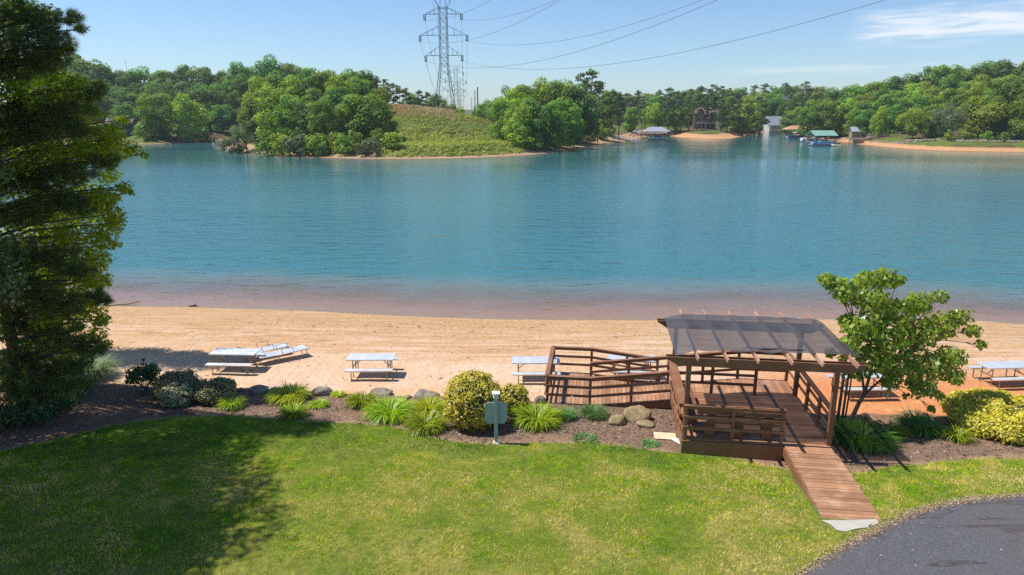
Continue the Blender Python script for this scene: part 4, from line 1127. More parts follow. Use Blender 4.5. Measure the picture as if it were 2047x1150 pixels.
# flowering bush by the path
L_ROSE = foliage('rose_leaf', (.03, .085, .025), (.085, .17, .04), scale=4, trans=.3)
p = on(292, 782); o = empty('rose_bush', p, 0, 'upright dark green rose bush with one red bloom by the sandy path', 'bush')
b = MB(); lum = []
for k in range(9):
    a = 2 * PI * k / 9 + .3; e = Vector((.38 * math.cos(a), .30 * math.sin(a), .62 + .28 * rng.random()))
    b.tube([(0.04 * math.cos(a), .04 * math.sin(a), 0), e * .5 + Vector((0, 0, .06)), e], [.016, .012, .006], 5); lum.append((tuple(e), (.22, .20, .17)))
lum.append(((0, 0, .85), (.3, .26, .22)))
for k in range(7): lum.append(((.30 * rng.normal(), .24 * rng.normal(), .30 + .35 * rng.random()), (.15, .15, .13)))
b.build('stems', BK1, o)
C, N, S = lump_leaves(lum, 260, .075, .4, .5, .8); V, Fc = cards(C, N, S, KITE); link('foliage', np_mesh('foliage', V, Fc), L_ROSE, o)
C = np.array([[.10, -.05, 1.22]]) + .04 * unit(22); V, Fc = cards(C, unit(22), np.full(22, .07), KITE); link('bloom', np_mesh('bloom', V, Fc), simple('red_petal', (.45, .02, .04), .5), o)
b = MB(); b.tube([(.05, 0, .8), (.10, -.05, 1.2)], .006, 5); b.build('bloom_stem', STEM, o)

# ------------------------------------------------------------------ rocks
def rockmat(name, a, b_, moss=None):
    t = NT(name); v = t.coord('Object'); n1 = t.noise(v, 2.2, 6, .65, .4); n2 = t.noise(v, 14, 5, .7)
    c = t.mix(t.smooth(n1, .3, .7), a, b_); c = t.hsv(c, .5, 1, t.m('MULTIPLY_ADD', n2, .7, .65))
    if moss: c = t.mix(t.m('MULTIPLY', t.smooth(t.noise(v, 5, 4, .6), .52, .64), .6), c, moss)
    return t.pbr(c, .92, 0, t.bump(t.m('ADD', n1, t.m('MULTIPLY', n2, .5)), .8, .05), .2)
RK_G = rockmat('grey_rock', (.12, .10, .085), (.33, .28, .22), (.38, .33, .26)); RK_T = rockmat('tan_rock', (.20, .145, .075), (.40, .31, .18), (.16, .15, .07))
RK_R = rockmat('red_rock', (.16, .085, .05), (.35, .21, .13))
def rock_mb(rx, ry, rz, seed, flat=.5):
    import bmesh
    r_ = np.random.default_rng(seed); bm = bmesh.new(); bmesh.ops.create_icosphere(bm, subdivisions=3, radius=1)
    pls = [(Vector(u), .62 + .3 * r_.random()) for u in r_.normal(size=(11, 3))]
    ph = r_.random(6) * 6
    for v in bm.verts:
        c = v.co.copy()
        for nrm, d in pls:
            n_ = nrm.normalized(); s = c.dot(n_)
            if s > d: c -= n_ * (s - d) * .85
        c *= 1 + .05 * math.sin(c.x * 6 + ph[0]) * math.sin(c.y * 7 + ph[1]) + .03 * math.sin(c.z * 13 + ph[2] + c.x * 9)
        v.co = Vector((c.x * rx, c.y * ry, c.z * rz))
    b = MB(); b.v = [tuple(v.co) for v in bm.verts]; b.f = [tuple(q.index for q in f.verts) for f in bm.faces]; bm.free(); return b
def rock(px, pyb, hw, hpx, mat, label, group, seed, rz=0):
    p = on(px, pyb - 2); dpt = (p.y * cP + (10 - p.z) * sP); r = hw * dpt / F; h = hpx * dpt / F
    o = rock_mb(r, r * .8, h * .75, seed).build('boulder', mat, None, smooth=True, loc=(p.x, p.y + r * .5, gzf(p.x, p.y + r * .5) + h * .30))
    o.rotation_euler = (0, 0, rz); return tag(o, label, 'boulder', group)
g = 'boulders edging the mulch bed'
rock(512, 790, 24, 14, RK_G, 'long flat grey rock at the bed edge beyond the clipped shrubs', g, 1)
rock(545, 788, 14, 9, RK_G, 'small flat rock next to the long flat rock', g, 2, .5)
rock(566, 790, 16, 10, RK_G, 'half buried rock behind the brightest clump', g, 3, 1)
rock(480, 785, 9, 7, RK_G, 'tiny stone between clipped shrub and long flat rock', g, 12, 1)
rock(641, 794, 21, 15, RK_G, 'grey boulder alone behind the low thin clump', g, 4)
rock(757, 792, 26, 12, RK_G, 'low grey rock peeking over the largest daylily', g, 5)
rock(848, 803, 30, 17, RK_G, 'pointed grey brown boulder just before the big golden shrub', g, 6)
rock(882, 806, 15, 8, RK_R, 'reddish stone leaning on the pointed boulder', g, 7, .8)
rock(815, 800, 10, 6, RK_R, 'small reddish stone near the pointed boulder', g, 13, .8)
rock(1079, 810, 13, 16, RK_G, 'small upright stone against the ramp landing', g, 8)
rock(1276, 846, 29, 27, RK_T, 'largest tan boulder under the switchback ramp', g, 9)
rock(1238, 853, 22, 17, RK_T, 'middle sized tan boulder beside the iris clump', g, 10, .6)
rock(1292, 858, 22, 10, RK_T, 'flat tan stone in front of the largest tan boulder', g, 11, .3)
rock(1756, 852, 32, 17, RK_R, 'dark rock at the foot of the small multi-stemmed tree', g, 14)
rock(1838, 846, 34, 17, RK_R, 'long reddish rock between the small tree and the golden shrub', g, 15)
rock(1890, 850, 18, 10, RK_R, 'small rock against the broad golden shrub', g, 16)
# chips, twigs and straw scattered on bed and sand
n = 2600
xx = -14 + 30 * rng.random(n); q = rng.random(n); yy = Yl(xx) + (Yb(xx) - Yl(xx)) * q
C = np.stack([xx, yy, gz(xx, yy) + .03], -1); N = unit(n); N[:, 2] = np.abs(N[:, 2]) + .8
V, Fc = cards(C, N, .05 + .07 * rng.random(n), np.array([(-.5, -.16), (.5, -.2), (.5, .16), (-.5, .2)]))
t = NT('bark_chips'); isl = t.n('ShaderNodeNewGeometry').outputs['Random Per Island']
M_chip = t.pbr(t.ramp(isl, [(0, (.05, .03, .022)), (.6, (.15, .095, .07)), (1, (.40, .30, .21))]), .9)
tag(link('bark_chips', np_mesh('bark_chips', V, Fc), M_chip), 'loose bark chips scattered over the mulch bed', 'debris', kind='stuff')
n = 620
xx = -15 + 34 * rng.random(n); q = np.where(rng.random(n) < .5, .80 + .12 * rng.normal(size=n) * .5, rng.random(n)); yy = Yb(xx) + .5 + (Yw(xx) - Yb(xx) - .6) * np.clip(q, 0, 1)
C = np.stack([xx, yy, gz(xx, yy) + .012], -1); N = unit(n) * .25; N[:, 2] = 1
V, Fc = cards(C, N, .06 + .16 * rng.random(n) ** 2, np.array([(-.5, -.07), (.5, -.1), (.5, .05), (.1, .2), (-.5, .1)]))
tag(link('beach_debris', np_mesh('beach_debris', V, Fc), M_chip), 'small twigs and bark washed up on the sand', 'debris', kind='stuff')

# ------------------------------------------------------------------ small multi-stemmed tree by the deck
L_RED = foliage('heart_leaf', (.11, .19, .012), (.34, .38, .045), scale=1.2, trans=.45, gloss=.02, rough=.3)
base = on(1694, 862); o = empty('redbud_tree', base, 0, 'small multi-stemmed tree with heart shaped leaves beside the deck', 'tree')
CL = [(1655, 562, 20, .4), (1690, 578, 30, .3), (1735, 560, 26, .6), (1768, 556, 28, .9), (1795, 560, 16, 1.1), (1742, 602, 36, .2), (1790, 622, 36, .7), (1838, 606, 28, 1.3), (1880, 592, 17, 1.6), (1718, 652, 34, -.2),
      (1768, 668, 48, .2), (1830, 668, 42, .9), (1880, 650, 34, 1.2), (1918, 634, 22, 1.4), (1944, 662, 17, 1.2), (1960, 688, 12, 1.0), (1700, 690, 26, -.4), (1742, 718, 38, -.2), (1800, 728, 44, .2), (1860, 730, 38, .5),
      (1902, 712, 28, .6), (1908, 752, 22, .3), (1842, 772, 26, -.2), (1780, 764, 20, -.4), (1872, 790, 14, .1), (1862, 818, 9, .1), (1815, 792, 8, -.3), (1690, 640, 16, .5), (1662, 706, 12, .9), (1716, 740, 22, .3), (1690, 600, 14, .0)]
lum, b, b2 = [], MB(), MB()
fork = Vector((.38, .0, 1.25)); fork2 = Vector((.55, .12, 2.0))
b.tube([(0, 0, -.1), (.10, 0, .5), (.24, .0, .95), fork], [.085, .07, .062, .058], 9)
b.tube([fork, fork2, Vector((.75, .3, 2.9))], [.05, .042, .03], 8); b.tube([fork, (.2, .15, 2.2), (.0, .25, 3.2)], [.042, .034, .022], 8); b.tube([fork, (.75, -.1, 1.75), (1.3, .1, 2.5)], [.042, .034, .022], 8)
hubs = [fork2, Vector((.75, .3, 2.9)), Vector((.2, .15, 2.2)), Vector((.0, .25, 3.2)), Vector((1.3, .1, 2.5)), Vector((.75, -.1, 1.75))]
for (px, py, r, dy) in CL:
    w_ = D(px, py, base.y + dy * .9); c = w_ - base; dpt = w_.y * cP + (10 - w_.z) * sP; rm = r * dpt / F
    lum.append((tuple(c), (rm * 1.05, rm * 1.05, rm * .8)))
    h = min(hubs, key=lambda q: (q - c).length + .6 * max(0, q.z - c.z)); m_ = (h + c) / 2 + Vector((0, 0, .10 * (c - h).length))
    b.tube([h, m_, c], [.020, .014, .006], 6)
    for k in range(4): b.tube([m_ * .4 + c * .6, c + Vector(unit(1)[0]) * rm * .9], [.008, .003], 4)
b.build('trunk', BK1, o, smooth=True)
C, N, S = lump_leaves(lum, 125, .110, .1, .35, .7)
N[:, 2] = np.abs(N[:, 2]) * .6 + .15; N[:, 1] -= .25
V, Fc = cards(C, N, S, HEART, np.tile([0, 0, -1.0], (len(C), 1)))
link('crown', np_mesh('crown', V, Fc), L_RED, o)
p = on(1672, 856); o = empty('dead_sapling', p, 0, 'dead bare sapling stems with stubby snags beside the deck post', 'sapling')
b = MB()
for (x, h, r) in ((0, 3.2, .05), (.14, 2.6, .042), (.24, 2.2, .03)):
    b.tube([(x, .1 * x, -.1), (x + .02, 0, h * .5), (x + .05, .03, h)], [r, r * .85, r * .55], 7)
for (z, dx, dz) in ((3.0, .06, .35), (2.85, -.10, .25), (3.1, -.03, .42), (2.7, .12, .22), (2.3, -.12, .2), (1.9, .16, .35)): b.tube([(.05, .02, z), (.05 + dx, .02, z + dz * .6), (.05 + dx * 1.2, .02, z + dz)], [.028, .02, .014], 5)
b.build('stems', BK1, o, smooth=True)
C, N, S = lump_leaves([((-.05, .1, 2.3), .28), ((.1, .1, 1.9), .25), ((.25, .1, 2.6), .25)], 30, .11, .1, .3, .7); V, Fc = cards(C, N, S, HEART, np.tile([0, 0, -1.0], (len(C), 1)))
link('foliage', np_mesh('foliage', V, Fc), L_RED, o)

# ------------------------------------------------------------------ pine and sweetgum filling the edge of the view
L_GUM = foliage('sweetgum_leaf', (.15, .30, .014), (.40, .52, .03), scale=.8, trans=.55, gloss=.02, rough=.35, val=.5)
L_NEED = foliage('pine_needles', (.065, .13, .035), (.20, .26, .065), scale=.6, trans=.3, gloss=.02, rough=.4)
def needles(tips, dirs, n, L, w):
    m = len(tips); T = np.repeat(tips, n, 0); Dv = np.repeat(dirs, n, 0)
    d = Dv * .75 + unit(m * n) * .85; d /= np.linalg.norm(d, axis=1, keepdims=True)
    s = np.cross(d, unit(m * n)); s /= np.linalg.norm(s, axis=1, keepdims=True)
    ln = L * (.7 + .5 * rng.random(m * n))[:, None]; off = Dv * (rng.random(m * n)[:, None] - .7) * L * .9
    a = T + off
    V = np.stack([a - s * w, a + s * w, a + d * ln], 1).reshape(-1, 3)
    return V, np.arange(m * n * 3).reshape(-1, 3)
def big_tree(name, base, H, clumps, label, kind, lean=(0, 0), rt=.22):
    o = empty(name, base, 0, label, 'tree'); b = MB()
    tr = [(lean[0] * q * q * H, lean[1] * q * q * H, q * H) for q in np.linspace(0, 1, 9)]
    b.tube([(0, 0, -.3)] + tr[1:], [rt * 1.2] + [rt * (1 - .8 * k / 8) for k in range(1, 9)], 10)
    lum, tips, dirs = [], [], []
    for (px, py, r, Y) in clumps:
        wp = D(px, py, Y); c = wp - base; dpt = wp.y * cP + (10 - wp.z) * sP; rm = r * dpt / F
        z0 = max(.6, min(H * .96, c.z - .22 * math.hypot(c.x, c.y))); q = z0 / H; s = Vector((lean[0] * q * q * H, lean[1] * q * q * H, z0))
        m_ = (s + c) / 2 + Vector((0, 0, .05 * (c - s).length)); b.tube([s, m_, c], [.05 + .004 * H * (1 - q), .04, .012], 6)
        if kind == 'gum': lum.append((tuple(c), (rm * 1.1, rm * 1.1, rm * .85)))
        else:
            n = max(8, int(230 * rm * rm + 70 * rm)); u = unit(n) * rng.random((n, 1)) ** .4
            tp = np.array(c) + u * np.array([rm * 1.15, rm * 1.1, rm * .62]); dv = u * .7 + np.array([.35, 0, .35]) + .5 * unit(n); dv /= np.linalg.norm(dv, axis=1, keepdims=True)
            tips.append(tp); dirs.append(dv)
            for k in range(0, n, 5): b.tube([c + (Vector(tp[k]) - c) * .15, Vector(tp[k])], [.012, .005], 4)
    b.build('trunk', BK1 if kind == 'gum' else BK2, o, smooth=True)
    if kind == 'gum':
        C, N, S = lump_leaves(lum, 95, .125, .35, .35, .75); V, Fc = cards(C, N, S, STAR, None, .12)
        link('crown', np_mesh('crown', V, Fc), L_GUM, o)
    else:
        V, Fc = needles(np.concatenate(tips), np.concatenate(dirs), 38, .19, .005); link('needles', np_mesh('needles', V, Fc), L_NEED, o)
    return o
GUM = [(150, 175, 34, 23), (110, 150, 26, 23), (178, 222, 26, 23.5), (100, 205, 48, 23), (40, 150, 40, 23.5), (40, 215, 46, 23), (205, 262, 26, 23), (150, 255, 30, 23.6), (222, 285, 24, 23), (262, 297, 18, 23.2), (286, 309, 10, 23.3), (190, 300, 36, 23.4), (120, 300, 50, 23), (50, 310, 55, 23.4),
       (245, 240, 12, 22.8), (232, 262, 14, 22.8), (245, 378, 15, 23), (262, 386, 9, 23), (222, 330, 14, 23.4), (205, 395, 34, 23.2), (232, 428, 22, 23), (160, 385, 40, 23.8), (212, 462, 28, 23), (232, 488, 12, 23), (150, 470, 46, 23.6), (80, 400, 55, 23.6), (190, 520, 30, 23.2), (60, 480, 60, 23.6),
       (150, 560, 44, 23.4), (205, 560, 18, 23), (180, 610, 34, 23), (205, 640, 16, 23), (120, 640, 50, 23.4), (60, 590, 60, 23.6), (190, 672, 26, 23), (212, 690, 14, 22.8), (140, 700, 40, 23), (70, 690, 50, 23.4), (-60, 300, 70, 23), (-60, 500, 70, 23), (-40, 120, 60, 23.5), (30, 40, 50, 23.5)]
PINE = [(20, 770, 44, 20.3), (90, 745, 44, 20.2), (150, 730, 34, 20.2), (70, 790, 40, 20), (130, 775, 30, 20), (140, 36, 24, 21), (160, 58, 12, 20.8), (95, 62, 36, 21), (120, 88, 30, 20.6), (48, 30, 46, 21), (40, 90, 52, 20.6), (100, 115, 36, 20.8), (128, 98, 16, 20.4), (20, 140, 46, 21), (75, 128, 34, 21), (185, 188, 22, 20.6), (202, 172, 12, 20.4), (150, 212, 36, 20.6), (95, 228, 44, 20.8), (35, 232, 50, 20.8), (120, 250, 38, 20.6), (160, 262, 24, 20.6), (60, 270, 44, 20.6),
        (205, 325, 24, 20.6), (226, 318, 12, 20.6), (150, 345, 42, 20.6), (90, 352, 46, 20.8), (30, 365, 52, 20.8), (110, 400, 44, 20.6), (165, 415, 30, 20.5), (50, 430, 50, 20.6), (30, 510, 60, 20.8), (110, 520, 52, 20.6), (160, 545, 26, 20.4), (60, 580, 56, 20.6), (120, 610, 46, 20.4), (190, 590, 20, 20.2), (205, 602, 14, 20.2), (40, 650, 56, 20.6), (110, 670, 48, 20.2), (170, 690, 28, 20.4), (195, 700, 16, 20.2), (40, 720, 44, 20.4), (-50, 100, 60, 20.8), (-60, 260, 70, 20.8), (-60, 420, 70, 20.8), (-60, 580, 70, 20.8)]
GUM += [(232, 276, 20, 20.6), (250, 372, 14, 20.6), (208, 398, 24, 20.4), (228, 446, 18, 20.5), (205, 484, 20, 20.3), (214, 306, 20, 20.5), (120, 186, 24, 20.2), (68, 200, 26, 20.2), (152, 168, 20, 20.6), (100, 305, 28, 20.2), (130, 470, 28, 20.2), (50, 330, 28, 20.2), (30, 180, 26, 20.2), (170, 300, 24, 20.4), (180, 560, 20, 20.2), (200, 640, 18, 20.2), (90, 640, 24, 20), (-20, -40, 60, 24), (40, -60, 50, 24), (-60, -120, 70, 24), (10, -140, 50, 24), (90, 30, 30, 24)]
PINE += [(30, -24, 40, 21), (-40, -40, 60, 21), (-50, -150, 56, 21), (-60, -220, 60, 21)]
GUM2 = [(120, 330, 44, 28), (200, 300, 34, 28), (240, 302, 20, 28), (100, 420, 56, 28), (180, 420, 40, 28), (60, 250, 50, 28), (140, 200, 34, 28), (20, 340, 60, 28), (-30, 260, 70, 28), (215, 350, 24, 28), (220, 440, 20, 28), (160, 520, 44, 28), (90, 540, 50, 28), (200, 560, 22, 28), (60, 140, 44, 28), (-20, 120, 60, 28), (30, 30, 50, 28), (-60, -20, 60, 28), (-70, 420, 70, 28), (100, 110, 28, 28), (160, 600, 34, 27.5), (90, 640, 44, 27.5)]
big_tree('sweetgum_tree', Vector((-19.8, 28.4, gzf(-19.8, 28.4))), 16.5, GUM2, 'second sweetgum standing farther back on the sand beside the water', 'gum', (.02, 0))
p = on(-60, 800); big_tree('sweetgum_tree', Vector((p.x - .2, 23.2, gzf(p.x, 23.2))), 17.5, GUM, 'bright sunlit sweetgum with star shaped leaves growing behind the dark pine', 'gum', (.02, 0))
big_tree('pine_tree', Vector((-15.9, 20.6, gzf(-15.9, 20.6))), 17, PINE, 'dark shaded pine with long needled boughs reaching over the beach path', 'pine', (.01, 0), .2)
p = on(16, 790); o = big_tree('pine_sapling', Vector((p.x, p.y, p.z)), 1.9, [(18, 716, 18, p.y), (30, 730, 22, p.y), (8, 745, 26, p.y), (45, 752, 20, p.y)], 'young pine sapling lit pale green under the dark pine', 'pine', (0, 0), .04)
# undergrowth bushes in the shade
for (px, py, r, lab) in ((60, 840, 66, 'dark leafy bush at the foot of the pine'), (120, 818, 48, 'dark bush between the pine and the striped grass'), (5, 850, 60, 'dark bush at the very corner of the lawn shade'), (75, 772, 60, 'tall dark bush behind the leafy bush at the foot of the pine'), (135, 772, 44, 'dark bush half behind the striped grass')):
    q = on(px, py); rm = r * 21 / F; oo = empty('understory_bush', q, 0, lab, 'bush', 'bushes in the shade of the pine')
    lum = [((rm * .8 * x, rm * .8 * y, rm * (.7 + .6 * z)), rm * (.35 + .2 * rng.random())) for x, y, z in unit(9)]
    C, N, S = lump_leaves(lum, 90, .085, .4, .5, .8); k = C[:, 2] > 0; V, Fc = cards(C[k], N[k], S[k], KITE); link('foliage', np_mesh('foliage', V, Fc), L_ROSE, oo)
    b = MB()
    for x, y, z in unit(7): b.tube([(0, 0, -.1), (rm * .5 * x, rm * .5 * y, rm * 1.1)], [.02, .006], 5)
    b.build('stems', BK1, oo)
# the neighbours just outside the view whose crowns shade the lawn
SHADE = foliage('oak_leaf', (.05, .12, .02), (.13, .20, .035), scale=.5, trans=.35)
for i, (x, y, H, wd, lab) in enumerate(((-15.5, 12.8, 15.5, 8.6, 'spreading oak shading the near lawn'), (-18.0, 16.6, 17.5, 9.0, 'taller oak shading the lawn next to the pine'), (-21, 9.5, 17, 9, 'oak standing back from the lawn beside the others'))):
    oo = broadleaf('oak_tree', 700 + i, SHADE, H, wd, .16, 70, 42, .125)
    del oo['H']; oo.location = (x, y, gzf(x, y)); tag(oo, lab, 'tree', 'oaks beside the lawn')

# crumbs, grit and dead leaves along the edge of the drive
n = 3600
q = rng.random(n) ** .7 * (len(aedge) - 3); i0 = q.astype(int); fr = q - i0
ex = np.array([p.x for p in aedge]); ey = np.array([p.y for p in aedge])
xx = ex[i0] + (ex[i0 + 1] - ex[i0]) * fr + .08 * rng.normal(size=n); yy = ey[i0] + (ey[i0 + 1] - ey[i0]) * fr + .09 * rng.normal(size=n)
far_ = rng.random(n) < .03; yy = np.where(far_, yy - 2.5 * rng.random(n), yy)
C = np.stack([xx, yy, gz(xx, yy) + .058], -1); N = unit(n) * .4; N[:, 2] = 1
V, Fc = cards(C, N, .016 + .032 * rng.random(n) ** 2, KITE)
t = NT('grit'); isl = t.n('ShaderNodeNewGeometry').outputs['Random Per Island']
tag(link('grit', np_mesh('grit', V, Fc), t.pbr(t.ramp(isl, [(0, (.09, .06, .035)), (.45, (.26, .17, .09)), (.75, (.38, .28, .16)), (1, (.40, .34, .26))]), .9)), 'grit and dead leaves along the edge of the asphalt drive', 'debris', kind='stuff')
# ------------------------------------------------------------------ steel pylons
STEEL = simple('galvanised_steel', (.095, .115, .13), .5, .6, .2, .5, .1)
STEEL2 = simple('weathered_steel', (.27, .30, .32), .6, .4, .2, .5, .1)
PORC = simple('brown_porcelain', (.07, .055, .05), .35)
def lerp(a, b, q): return a + (b - a) * q
def pylon(name, label, th=.11, mat=None):
    """lattice tower, base at the origin, 37 m to the peak; arms along local x"""
    mat = mat or STEEL
    o = empty(name, (0, 0, 0), 0, label, 'pylon', 'steel pylons of the power line')
    prof = [(0, 3.35), (4.2, 2.85), (7.5, 2.42), (10.6, 2.0), (13.3, 1.66), (15.5, 1.38), (17.0, 1.22), (19.0, 1.22), (21.0, 1.22), (23.0, 1.22), (25.0, 1.22), (27.0, 1.20), (29.0, 1.2), (31.0, 1.2), (33.4, 1.2), (34.2, 1.2)]
    for sx in (-1, 1):
        for sy in (-1, 1):
            b = MB()
            for (z0, w0), (z1, w1) in zip(prof[:-1], prof[1:]):
                b.bar((sx * w0, sy * w0, z0), (sx * w1, sy * w1, z1), th * (1.35 if z0 < 15 else 1.05), th * (1.35 if z0 < 15 else 1.05), (sx, sy, 0))
            b.build('leg', mat, o)
    b = MB()
    for k, ((z0, w0), (z1, w1)) in enumerate(zip(prof[:-1], prof[1:])):
        for f in range(4):
            def pt(s, w, z): return ((s * w, -w, z), (w, s * w, z), (-s * w, w, z), (-w, -s * w, z))[f]
            tb = th * .62
            if k == 0:
                m = pt(0, w1, z1); b.bar(pt(-1, w0, z0), m, tb, tb); b.bar(pt(1, w0, z0), m, tb, tb); b.bar(pt(-1, w1, z1), pt(1, w1, z1), tb, tb)
            else:
                b.bar(pt(-1, w0, z0), pt(1, w1, z1), tb, tb); b.bar(pt(1, w0, z0), pt(-1, w1, z1), tb, tb)
                if k in (5, 6, 9, 12, 14): b.bar(pt(-1, w1, z1), pt(1, w1, z1), tb, tb)
    b.build('bracing', mat, o)
    tips = []
    for (z, hw, rise) in ((19.6, 6.0, 3.0), (25.8, 7.7, 2.9), (32.2, 6.0, 2.0)):
        for s in (-1, 1):
            b = MB(); tip = (s * hw, 0, z)
            for y in (-1.2, 1.2):
                b.bar((s * 1.2, y, z), tip, th * .8, th * .8); b.bar((s * 1.2, y, z + rise), tip, th * .7, th * .7)
            for q in (.35, .62):
                xm = lerp(1.2, hw, q) * s; ym = 1.2 * (1 - q)
                for y in (-ym, ym): b.bar((xm, y, z), (xm, y, z + rise * (1 - q)), th * .5, th * .5)
                b.bar((xm, -ym, z), (xm, ym, z), th * .5, th * .5)
            b.build('cross_arm', mat, o)
            b = MB()
            for dx in (-.28, .28): b.tube([(tip[0] + dx, 0, z), (tip[0] + dx * .8, 0, z - 1.7)], .16, 7)
            b.bar((tip[0] - .45, 0, z - 1.75), (tip[0] + .45, 0, z - 1.75), .14, .14); b.build('insulator', PORC, o)
            tips.append((tip[0], 0, z - 1.8))
    for s in (-1, 1):
        b = MB()
        for y in (-1.2, 1.2): b.bar((s * 1.2, y, 34.2), (s * 3.6, 0, 38.2), th * .8, th * .8); b.bar((s * 1.2, y, 34.2), (s * .3, 0, 38.4), th * .6, th * .6)
        b.build('peak_arm', mat, o); tips.append((s * 3.6, 0, 38.2))
    return o, tips
TY = 238.0
pb = D(890, 220, TY); tz = fzf(pb.x, pb.y)
T1, tips = pylon('pylon', 'tall steel lattice pylon standing on the grassy knoll')
S1 = (47.4 - tz) / 38.2
T1.location = (pb.x, TY, tz - .2); T1.rotation_euler = (0, 0, R(-6)); T1.scale = (S1, S1, S1)
def tipw(o, S, tp):
    a = o.rotation_euler[2]; x, y, z = tp[0] * S, tp[1] * S, tp[2] * S
    return Vector((o.location.x + x * math.cos(a) - y * math.sin(a), o.location.y + x * math.sin(a) + y * math.cos(a), o.location.z + z))
far_p = []
for (px, Y, top, lab) in ((912, 640, 128, 'second pylon, hazy, right behind the big one'), (918, 830, 158, 'third pylon, fainter, behind the second one'), (921, 1080, 178, 'most distant pylon, faint and small beyond the others')):
    q = D(px, 212, Y); zt = D(px, top, Y).z; zg = fzf(q.x, min(Y, 1900)); S = (zt - zg) / 38.2
    c = copy_tree(T1); c.location = (q.x, Y, zg); c.rotation_euler = (0, 0, R(2)); c.scale = (S, S, S); c['label'] = lab
    far_p.append((c, S))
# conductors: towards the viewer's side they sag low and climb out over the lake
WIRE = simple('conductor', (.16, .17, .18), .5, .5)
names = ['bottom cable on the near side of the pylon', 'bottom cable on the lake side', 'middle cable', 'middle cable on the lake side', 'top cable', 'top cable on the lake side']
order = {0: ('lowest cable from the pylon arm over the knoll wood', 0), 1: ('lowest cable from the pylon arm facing the docks', 1), 2: ('middle cable from the pylon arm over the knoll wood', 2), 3: ('middle cable from the pylon arm facing the docks', 3), 4: ('upper cable from the pylon arm over the knoll wood', 4), 5: ('upper cable from the pylon arm facing the docks', 5)}
gW = 'power cables strung from the pylon'
SAGS = {4: [(900, 33), (922, 29), (950, 17), (981, 0)], 5: [(960, 38.7), (1000, 36.5), (1050, 23), (1113, 0)], 2: [(902, 88), (935, 81), (987, 64), (1055, 34), (1122, 0)],
        3: [(960, 83), (1010, 91), (1054, 91), (1113, 84), (1260, 46), (1409, 0)], 0: [(931, 139), (1007, 135.5), (1113, 113), (1260, 64.5), (1440, 0)],
        1: [(990, 134), (1069, 139.5), (1160, 137), (1230, 130), (1420, 87), (1775, 0)]}
KS = .46
for i in range(6):
    A = tipw(T1, S1, tips[i]); k = KS; rowsM, rhs = [], []
    for (px, py) in SAGS[i]:
        d = ray(px, py); r_, e_ = d.x / d.y, d.z / d.y
        Y = (A.x + k * A.y) / (k + r_); s_ = A.y - Y; wgt = 1 / Y
        rowsM.append([s_ * wgt, s_ * s_ * wgt]); rhs.append((10 + e_ * Y - A.z) * wgt)
    (c1_, c2_), *_ = np.linalg.lstsq(np.array(rowsM), np.array(rhs), rcond=None)
    pts = []
    for q in np.linspace(0, 1, 90):
        Y = A.y + (-20.0 - A.y) * q; s_ = A.y - Y; pts.append((A.x + k * s_, Y, A.z + c1_ * s_ + c2_ * s_ * s_))
    b = MB(); b.tube(pts, .036, 5); o = b.build('power_cable', WIRE, None, smooth=True); tag(o, order[i][0] + ' across the sky', 'cable', gW)
    B_ = tipw(far_p[0][0], far_p[0][1], tips[i]); pts = []
    for q in np.linspace(0, 1, 30):
        p = A.lerp(B_, q); p.z -= 4 * 14 * q * (1 - q); pts.append(p)
    b = MB(); b.tube(pts, .04, 4); o = b.build('power_cable', WIRE, None, smooth=True); tag(o, order[i][0].replace('facing the docks', 'on the docks side') + ' to the hazy second pylon', 'cable', gW)
for i, nm in ((6, 'thin top wire over the knoll wood'), (7, 'thin top wire on the docks side')):
    A = tipw(T1, S1, tips[i]); B_ = tipw(far_p[0][0], far_p[0][1], tips[i]); pts = []
    for q in np.linspace(0, 1, 24):
        p = A.lerp(B_, q); p.z -= 4 * 9 * q * (1 - q); pts.append(p)
    b = MB(); b.tube(pts, .025, 4); tag(b.build('ground_wire', WIRE, None, smooth=True), nm + ' to the hazy second pylon', 'cable', gW)
DARKP = simple('dark_pole', (.07, .075, .085), .7); PALEP = simple('pale_pole', (.40, .42, .44), .7)
for (px, top, Y, r, m_, lab) in ((955, 174, 520, .55, DARKP, 'tall dark pole beside the grove, in the gap under the cables'), (949.5, 181, 560, .5, PALEP, 'pale pole just beside the tall dark one'), (943, 195, 760, .4, PALEP, 'short faint pole in the gap under the cables')):
    q = D(px, 212, Y); zt = D(px, top, Y).z; zg = fzf(q.x, Y); b = MB()
    b.tube([(0, 0, 0), (0, 0, (zt - zg) * .5), (0, 0, zt - zg)], [r, r * .9, r * .75], 10); b.tube([(0, 0, zt - zg - .6), (0, 0, zt - zg)], r * .95, 10)
    tag(b.build('utility_pole', m_, None, loc=(q.x, Y, zg - .2)), lab, 'pole', 'poles beyond the knoll')
q = D(253, 140, 338); zg = fzf(q.x, 338); zt = D(253, 118, 338).z; b = MB(); b.tube([(0, 0, 0), (0, 0, zt - zg)], [.18, .05], 6)
for k, z in enumerate((.985, .965, .95)): b.bar((-.5 + .1 * k, 0, (zt - zg) * z), (.5 - .1 * k, 0, (zt - zg) * z), .05, .05)
tag(b.build('antenna_mast', STEEL2, None, loc=(q.x, 338, zg)), 'thin antenna mast poking above the trees across the cove', 'antenna')

